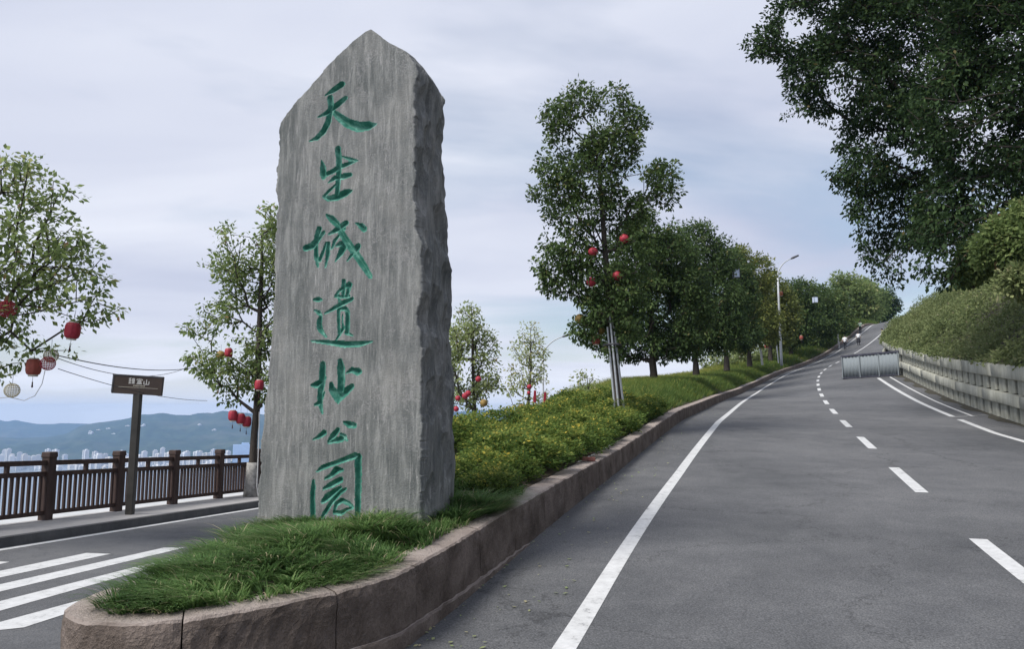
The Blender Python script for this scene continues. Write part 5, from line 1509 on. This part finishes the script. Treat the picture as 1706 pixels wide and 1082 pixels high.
lantern('wire', 80, 606, 10.9, 'red wire ball lantern touching the faded paper lantern ' + W_SIGN, k=0.78, name='ball_lantern')
lantern('cream', 20, 651, 10.9, 'cream wire ball lantern hanging lowest ' + W_SIGN, k=0.8, name='ball_lantern')
lantern('cream', 85, 593, 11.2, 'cream wire ball lantern behind the red one ' + W_SIGN, k=0.8, name='ball_lantern')
DB = TREES['B'][0].location.y
for k, (x, y) in enumerate(((388, 693), (401, 698), (411, 703))):
    lantern('red', x, y, DB - 0.25 + 0.1 * k, 'red paper lantern in the cluster of three against the trunk beside the stone', 'three lanterns at the whitewashed tree', 0.92)
lantern('red', 432, 642, DB - 0.6, 'single red paper lantern hanging close to the stone edge', k=0.9)
lantern('red', 381, 588, DB - 0.5, 'red paper lantern half hidden in leaves of the tree beside the stone', k=0.8)
lantern('amber', 368, 592, DB - 0.3, 'amber ball lantern in leaves of the tree beside the stone', k=0.9, name='ball_lantern')
for x, y, s in ((760, 682, 1.15), (763, 664, 1.1), (775, 660, 1.3), (780, 656, 1.2), (797, 632, 1.2)):
    lantern('ball', x, y, 38.6, 'red ball lantern in the slim pale green tree', 'red lanterns in the slim pale tree', s, 'ball_lantern')
lantern('amber', 806, 672, 38.6, 'amber ball lantern low in the slim pale green tree', k=1.5, name='ball_lantern')
for x, y, s in ((882, 645, 1.2), (881, 655, 0.9), (866, 692, 1.4), (910, 689, 1.6)):
    lantern('ball', x, y, 46.6, 'red ball lantern in the sparse yellowing tree', 'red lanterns in the sparse tree', s, 'ball_lantern')
lantern('amber', 870, 680, 46.6, 'amber ball lantern low in the sparse yellowing tree', k=2.0, name='ball_lantern')
for x, y in ((891, 661), (908, 664)):
    b = MB(); b.box((0, 0, 0), (0.2, 0.03, 0.75), taper=0.8); o = b.build('hanging_ribbon', MATS['red_lantern'], bevel=0.01, loc=at(x, y, 46.5)); o.rotation_euler = (0, 0.06, 0.3); tag(o, 'narrow red ribbon hanging in the sparse yellowing tree', 'ribbon', 'red ribbons in the sparse tree')
for x, y, d_, lab in ((988, 420, 16.6, 'upper red ball lantern left of the staked tree trunk'), (1040, 398, 16.6, 'highest red ball lantern in the staked tree'), (1028, 460, 16.7, 'red ball lantern touching the right side of the staked trunk'), (985, 470, 16.6, 'lower red ball lantern left of the staked tree trunk')):
    lantern('ball', x, y, d_, lab, k=0.85, name='ball_lantern')
lantern('faded', 993, 566, 16.95, 'dull red paper lantern at the bottom of the staked tree crown', k=0.8)
lantern('amber', 966, 532, 17.1, 'amber ball lantern at the crown edge of the staked tree', k=0.95, name='ball_lantern')
lantern('amber', 1001, 551, 17.1, 'amber ball lantern near the stakes of the staked tree', k=0.75, name='ball_lantern')
for x, y, d_ in ((1241, 546, 61.5), (1277, 577, 70.0), (1301, 490, 72.5), (1335, 563, 80.0)):
    lantern('faded', x, y, d_, 'dull red paper lantern among the dark trees of the hill row', 'lanterns in the hill row', 1.5)
for x, y, d_, s, lab in ((1226, 456, 45.5, 1.0, 'larger white box lantern high in the hill row'), (1358, 500, 76.0, 0.66, 'smaller white box lantern beyond the street lamp')):
    o = empty('box_lantern', at(x, y, d_)); h = 12.5 * d_ / F_PX / 2 * s
    b = MB(); b.box((0, 0, 0), (2 * h * 0.78, 2 * h * 0.78, 2 * h * 1.1)); b.build('panel', MATS['lamp_panel'], o)
    b = MB()
    for sx_ in (-1, 1):
        for sy_ in (-1, 1): b.box((sx_ * h * 0.8, sy_ * h * 0.8, 0), (h * 0.14, h * 0.14, 2 * h * 1.25))
        b.box((0, -h * 0.8, sx_ * h * 1.15), (h * 1.6, h * 0.12, h * 0.14)); b.box((0, h * 0.8, sx_ * h * 1.15), (h * 1.6, h * 0.12, h * 0.14))
    b.build('frame', MATS['lamp_dark'], o)
    b = MB(); b.tube([(0, 0, h * 1.1), (0, 0, h * 2.6)], 0.01, 4); b.build('string', MATS['cable_black'], o)
    tag(o, lab, 'lantern')
def cable(p0, p1, sag, label, r=0.009, group=None):
    b = MB(); b.tube([Vector(p0).lerp(Vector(p1), t) - Vector((0, 0, sag * 4 * t * (1 - t))) for t in np.linspace(0, 1, 24)], r, 5)
    o = b.build('string_cable', MATS['cable_black']); return tag(o, label, 'cable', group)
cable(at(93, 592, 11.2), at(330, 612, DB), 0.15, 'upper black cable strung between the two lantern trees')
cable(at(95, 597, 11.2), at(318, 610, DB), 0.28, 'second black cable just under the upper one between lantern trees', 0.006)
cable(at(97, 615, 11.2), at(345, 668, DB), 0.12, 'thin lower cable passing behind the name sign', 0.006)
b = MB(); b.tube([at(75, 618, 10.9), at(70, 640, 10.9), at(58, 660, 10.9), at(40, 668, 10.9), at(15, 662, 10.9), at(-10, 665, 10.9)], 0.006, 5)
tag(b.build('string_cable', MATS['cable_white']), 'pale loop of wire hanging under the wire ball lanterns', 'cable')

# ================================================================ STREET LAMPS, POSTS
def street_lamp(base, h, reach, toward, label):
    o = empty('street_lamp', base, toward)
    b = MB(); b.tube([(0, 0, -0.2), (0, 0, 0.5), (0, 0, h * 0.6), (0, 0, h * 0.80)], [0.14, 0.12, 0.09, 0.075], 10); b.build('pole', MATS['lamp_grey'], o, True)
    arm = [(reach * (1 - math.cos(a)) * 0.86, 0, h * 0.80 + h * 0.185 * math.sin(a)) for a in np.linspace(0, 1.25, 10)]
    b = MB(); b.tube(arm, [0.07 - 0.003 * i for i in range(10)], 8); b.build('arm', MATS['lamp_grey'], o, True)
    e = Vector(arm[-1]); d_ = (Vector(arm[-1]) - Vector(arm[-2])).normalized()
    b = MB(); L_ = reach * 0.36
    b.tube([e, e + d_ * L_ * 0.3, e + d_ * L_], [0.07, 0.11, 0.08], 8); b.build('lamp_head', MATS['lamp_dark'], o, True)
    return tag(o, label, 'street lamp')
D = 68.0; lb = at(1302, 606, D); hT = (at(1300, 428, D).z - lb.z)
street_lamp(lb, hT, 2.1, R(-12), 'curved arm street lamp among the trees along the hill road')
D = 66.0; lb = at(905, 700, D); lb.z = zL(lb.x, lb.y) + SWK; hT = at(905, 557, D).z - lb.z
street_lamp(lb, hT, 3.0, R(-6), 'street lamp with rising arm behind the sparse yellowing tree')
for x, y0, y1, d_, lab in ((1270, 607, 573, 66.0, 'white marker post in the verge just downhill of the street lamp'), (1297, 604, 575, 68.5, 'thin grey post standing beside the street lamp'), (1398, 580, 556, 90.0, 'white marker post at the kerb beside the walkers')):
    p = at(x, y0, d_); h = at(x - 3, y1, d_).z - p.z
    o = empty('marker_post', p); b = MB(); b.tube([(0, 0, -0.1), (0, 0, h * 0.96), (0, 0, h)], [0.10 if d_ != 68.5 else 0.06, 0.10 if d_ != 68.5 else 0.06, 0.05], 8); b.build('shaft', MATS['white_print'] if d_ != 68.5 else MATS['lamp_grey'], o)
    b = MB(); b.tube([(0, 0, h), (0, 0, h + 0.05)], [0.07, 0.03], 8); b.build('cap', MATS['lamp_dark'], o)
    o.rotation_euler = (0, R(-4), 0); tag(o, lab, 'post')

# ================================================================ PEOPLE (small on the road)
def person(loc, rz, top, bottom, label, pose='walk', skirt=False, k=1.0):
    J = {'pelvis': (0, 0, 0.92), 'waist': (0, 0, 1.08), 'chest': (0, 0.01, 1.32), 'neck': (0, 0.01, 1.47), 'head': (0, 0.03, 1.56), 'crown': (0, 0.03, 1.68),
         'shL': (-0.18, 0, 1.40), 'elL': (-0.25, -0.05, 1.14), 'waL': (-0.24, 0.06, 0.92), 'haL': (-0.23, 0.10, 0.83),
         'shR': (0.18, 0, 1.40), 'elR': (0.25, 0.02, 1.14), 'waR': (0.23, 0.14, 0.96), 'haR': (0.22, 0.18, 0.88),
         'hiL': (-0.09, 0, 0.90), 'knL': (-0.10, 0.10, 0.50), 'anL': (-0.10, 0.02, 0.09), 'toL': (-0.10, 0.17, 0.04),
         'hiR': (0.09, 0, 0.90), 'knR': (0.10, -0.01, 0.49), 'anR': (0.10, -0.20, 0.12), 'toR': (0.10, -0.07, 0.04)}
    if pose == 'bend':
        for n_ in ('chest', 'neck', 'head', 'crown', 'shL', 'shR', 'elL', 'elR', 'waL', 'waR', 'haL', 'haR'):
            x, y, z = J[n_]; dz = z - 1.0; J[n_] = (x, y + dz * 0.45 + (0.2 if n_[:2] in ('el', 'wa', 'ha') else 0), 1.0 + dz * 0.85)
    RAD = {'pelvis': .15, 'waist': .135, 'chest': .155, 'neck': .06, 'head': .095, 'crown': .075, 'sh': .07, 'el': .05, 'wa': .036, 'ha': .032, 'hi': .10, 'kn': .068, 'an': .045, 'to': .04}
    E_ = [('pelvis', 'waist'), ('waist', 'chest'), ('chest', 'neck'), ('neck', 'head'), ('head', 'crown')]
    for s_ in 'LR': E_ += [('chest', 'sh' + s_), ('sh' + s_, 'el' + s_), ('el' + s_, 'wa' + s_), ('wa' + s_, 'ha' + s_), ('pelvis', 'hi' + s_), ('hi' + s_, 'kn' + s_), ('kn' + s_, 'an' + s_), ('an' + s_, 'to' + s_)]
    nm = list(J); me = bpy.data.meshes.new('body'); me.from_pydata([J[n_] for n_ in nm], [(nm.index(a), nm.index(b_)) for a, b_ in E_], [])
    tmp = bpy.data.objects.new('body', me); col.objects.link(tmp)
    tmp.modifiers.new('skin', 'SKIN'); tmp.modifiers.new('sub', 'SUBSURF').levels = 1
    for i, n_ in enumerate(nm):
        r_ = RAD.get(n_, RAD.get(n_[:2], .06)); sv = me.skin_vertices[0].data[i]; sv.radius = (r_, r_); sv.use_root = (n_ == 'pelvis')
    dg = bpy.context.evaluated_depsgraph_get(); ev = tmp.evaluated_get(dg); bm_ = bpy.data.meshes.new_from_object(ev)
    bpy.data.objects.remove(tmp)
    bm_.materials.clear()
    for m_ in ('skin', top, bottom, 'shoe_dark'): bm_.materials.append(MATS[m_])
    lim = 0.95
    for p in bm_.polygons:
        c = p.center; p.use_smooth = True
        arm = abs(c.x) > 0.21 and c.z < 1.40
        if c.z < 0.10: p.material_index = 3
        elif c.z < lim and not arm: p.material_index = 2
        elif c.z < 1.45 and not (arm and c.z < 1.16): p.material_index = 1
        else: p.material_index = 0
    o = empty('person', loc, rz); o.scale = (k, k, k)
    link('body', bm_, parent=o)
    hd = J['head']
    b = MB(); b.lathe([(0.0, 0.125), (0.06, 0.115), (0.1, 0.07), (0.112, 0.01), (0.105, -0.04), (0.09, -0.06)], 14, (hd[0], hd[1] - 0.02, hd[2] + 0.06)); b.build('hair', MATS['hair_black'], o, smooth=True)
    if skirt:
        b = MB(); b.lathe([(0.13, 0), (0.19, -0.16), (0.23, -0.5), (0.25, -0.62)], 16, (0, 0, 1.02), wob=lambda w: 1 + 0.05 * math.cos(6 * w)); b.build('skirt', MATS[bottom], o, smooth=True)
    tag(o, label, 'person')
    return o
hd_ = lambda s: -heading(s)
person(rdv(93, -2.5, 0.01), hd_(93), 'shirt_white', 'trousers_dark', 'person in white shirt and dark trousers walking uphill by the kerb')
person(rdv(94.5, -1.3, 0.01), hd_(93) + 0.2, 'shirt_white', 'trousers_dark', 'person in white top and long black skirt walking in mid lane', skirt=True, k=0.93)
person(rdv(90, 2.3, 0.01), hd_(90) + 1.9, 'shirt_yellow', 'trousers_dark', 'person in pale yellow top stooping near the hedge beyond the barrier', 'bend', k=1.0)
person(rdv(106, -3.5, 0.01), hd_(106), 'shirt_pale_green', 'trousers_dark', 'person in pale green top far up the road under the trees', k=0.98)

# ================================================================ RIVERSIDE TOWN
m, t, bs, out = nt('tower_wall')
oi = t.nodes.new('ShaderNodeObjectInfo')
c = nramp(t, oi.outputs['Random'], [(0.0, (0.62, 0.60, 0.57)), (0.4, (0.72, 0.72, 0.72)), (0.75, (0.66, 0.62, 0.56)), (1.0, (0.55, 0.56, 0.58))]).outputs[0]
t.links.new(c, bs.inputs['Base Color']); bs.inputs['Roughness'].default_value = 0.8
simple('tower_glass', (0.10, 0.13, 0.17), 0.3, 0.2, 0.1)
simple('blue_slab', (0.42, 0.55, 0.75), 0.4, 0.1, 0.05)
def tower_mesh(w, d_, h, seed):
    g_ = random.Random(seed); b = MB()
    b.box((0, 0, h / 2), (w, d_, h)); b.box((w * 0.12, 0, h + 2.5), (w * 0.4, d_ * 0.5, 5))
    for k in (-1, 1): b.box((k * w * 0.36, -d_ * 0.5 - 0.6, h * 0.47), (w * 0.2, 1.2, h * 0.94))
    nb = len(b.f); fl = int(h / 6)
    for k in range(fl):
        b.box((0, -d_ / 2 - 0.15, 4 + k * 6), (w * 0.46, 0.4, 2.6))
    me = b.mesh('tower'); me.materials.append(MATS['tower_wall']); me.materials.append(MATS['tower_glass'])
    me.polygons.foreach_set('material_index', [0] * nb + [1] * (len(me.polygons) - nb)); return me
TM = [tower_mesh(18, 14, 78, 1), tower_mesh(15, 14, 96, 2), tower_mesh(26, 14, 60, 3), tower_mesh(20, 15, 88, 4), tower_mesh(34, 14, 24, 5), tower_mesh(20, 12, 16, 6)]
g_ = random.Random(4)
def tower(px, r, mesh, sc, lab, grp):
    az = azpx(px); z = max(hill_z(az, r), RIV)
    o = link('apartment_tower', mesh, loc=(r * math.tan(az), r, z - 3)); o.scale = (1, 1, sc); o.rotation_euler = (0, 0, az + g_.uniform(-.5, .5)); return tag(o, lab, 'building', grp)
TL, TG = 'pale apartment tower in the hazy town across the river', 'riverside apartment towers'
x = -40.0
while x < 432:
    if 82 < x < 150 and g_.random() < 0.6: x += 8; continue
    r = g_.uniform(2600, 2950)
    tower(x, r, TM[g_.choice([0, 1, 1, 3, 3, 2])], g_.uniform(0.3, 0.66), TL, TG); x += g_.uniform(4.5, 10)
for _ in range(44):
    tower(g_.uniform(-40, 430), g_.uniform(2535, 2590), TM[g_.choice([4, 4, 2])], g_.uniform(0.4, 0.9), 'low pale block on the waterfront across the river', 'waterfront blocks')
for _ in range(12):
    tower(g_.uniform(150, 430), g_.uniform(3900, 4100), TM[5], g_.uniform(0.4, 0.8), 'small pale house block on the wooded hillside across the river', 'houses on the far hill')
for px_ in (765, 835, 850):
    tower(px_, 2800, TM[0], 0.8, TL, TG)
b = MB(); b.box((0, 0, 42), (58, 26, 84)); b.box((10, 0, 87), (24, 18, 6)); o = b.build('office_block', MATS['blue_slab'], loc=(2600 * math.tan(azpx(409)), 2600, RIV - 2)); o.rotation_euler = (0, 0, 0.3); tag(o, 'broad pale blue office slab taller than the towers around it', 'building')

# ================================================================ HAZE
b = MB(); b.box((0, 0, (-196 + 85) / 2), (14200, 14200, 196 + 85))
hz = b.build('haze', None)
for v in hz.data.vertices: pass
m = bpy.data.materials.new('haze_air'); m.use_nodes = True; m.node_tree.nodes.clear()
ho = m.node_tree.nodes.new('ShaderNodeOutputMaterial'); pv = m.node_tree.nodes.new('ShaderNodeVolumePrincipled')
pv.inputs['Color'].default_value = (0.42, 0.63, 1.0, 1)
pv.inputs['Density'].default_value = 1.25e-4
pv.inputs['Anisotropy'].default_value = 0.2
m.node_tree.links.new(pv.outputs[0], ho.inputs['Volume'])
hz.data.materials.append(m)
tag(hz, 'pale blue haze filling the valley air', kind='stuff')
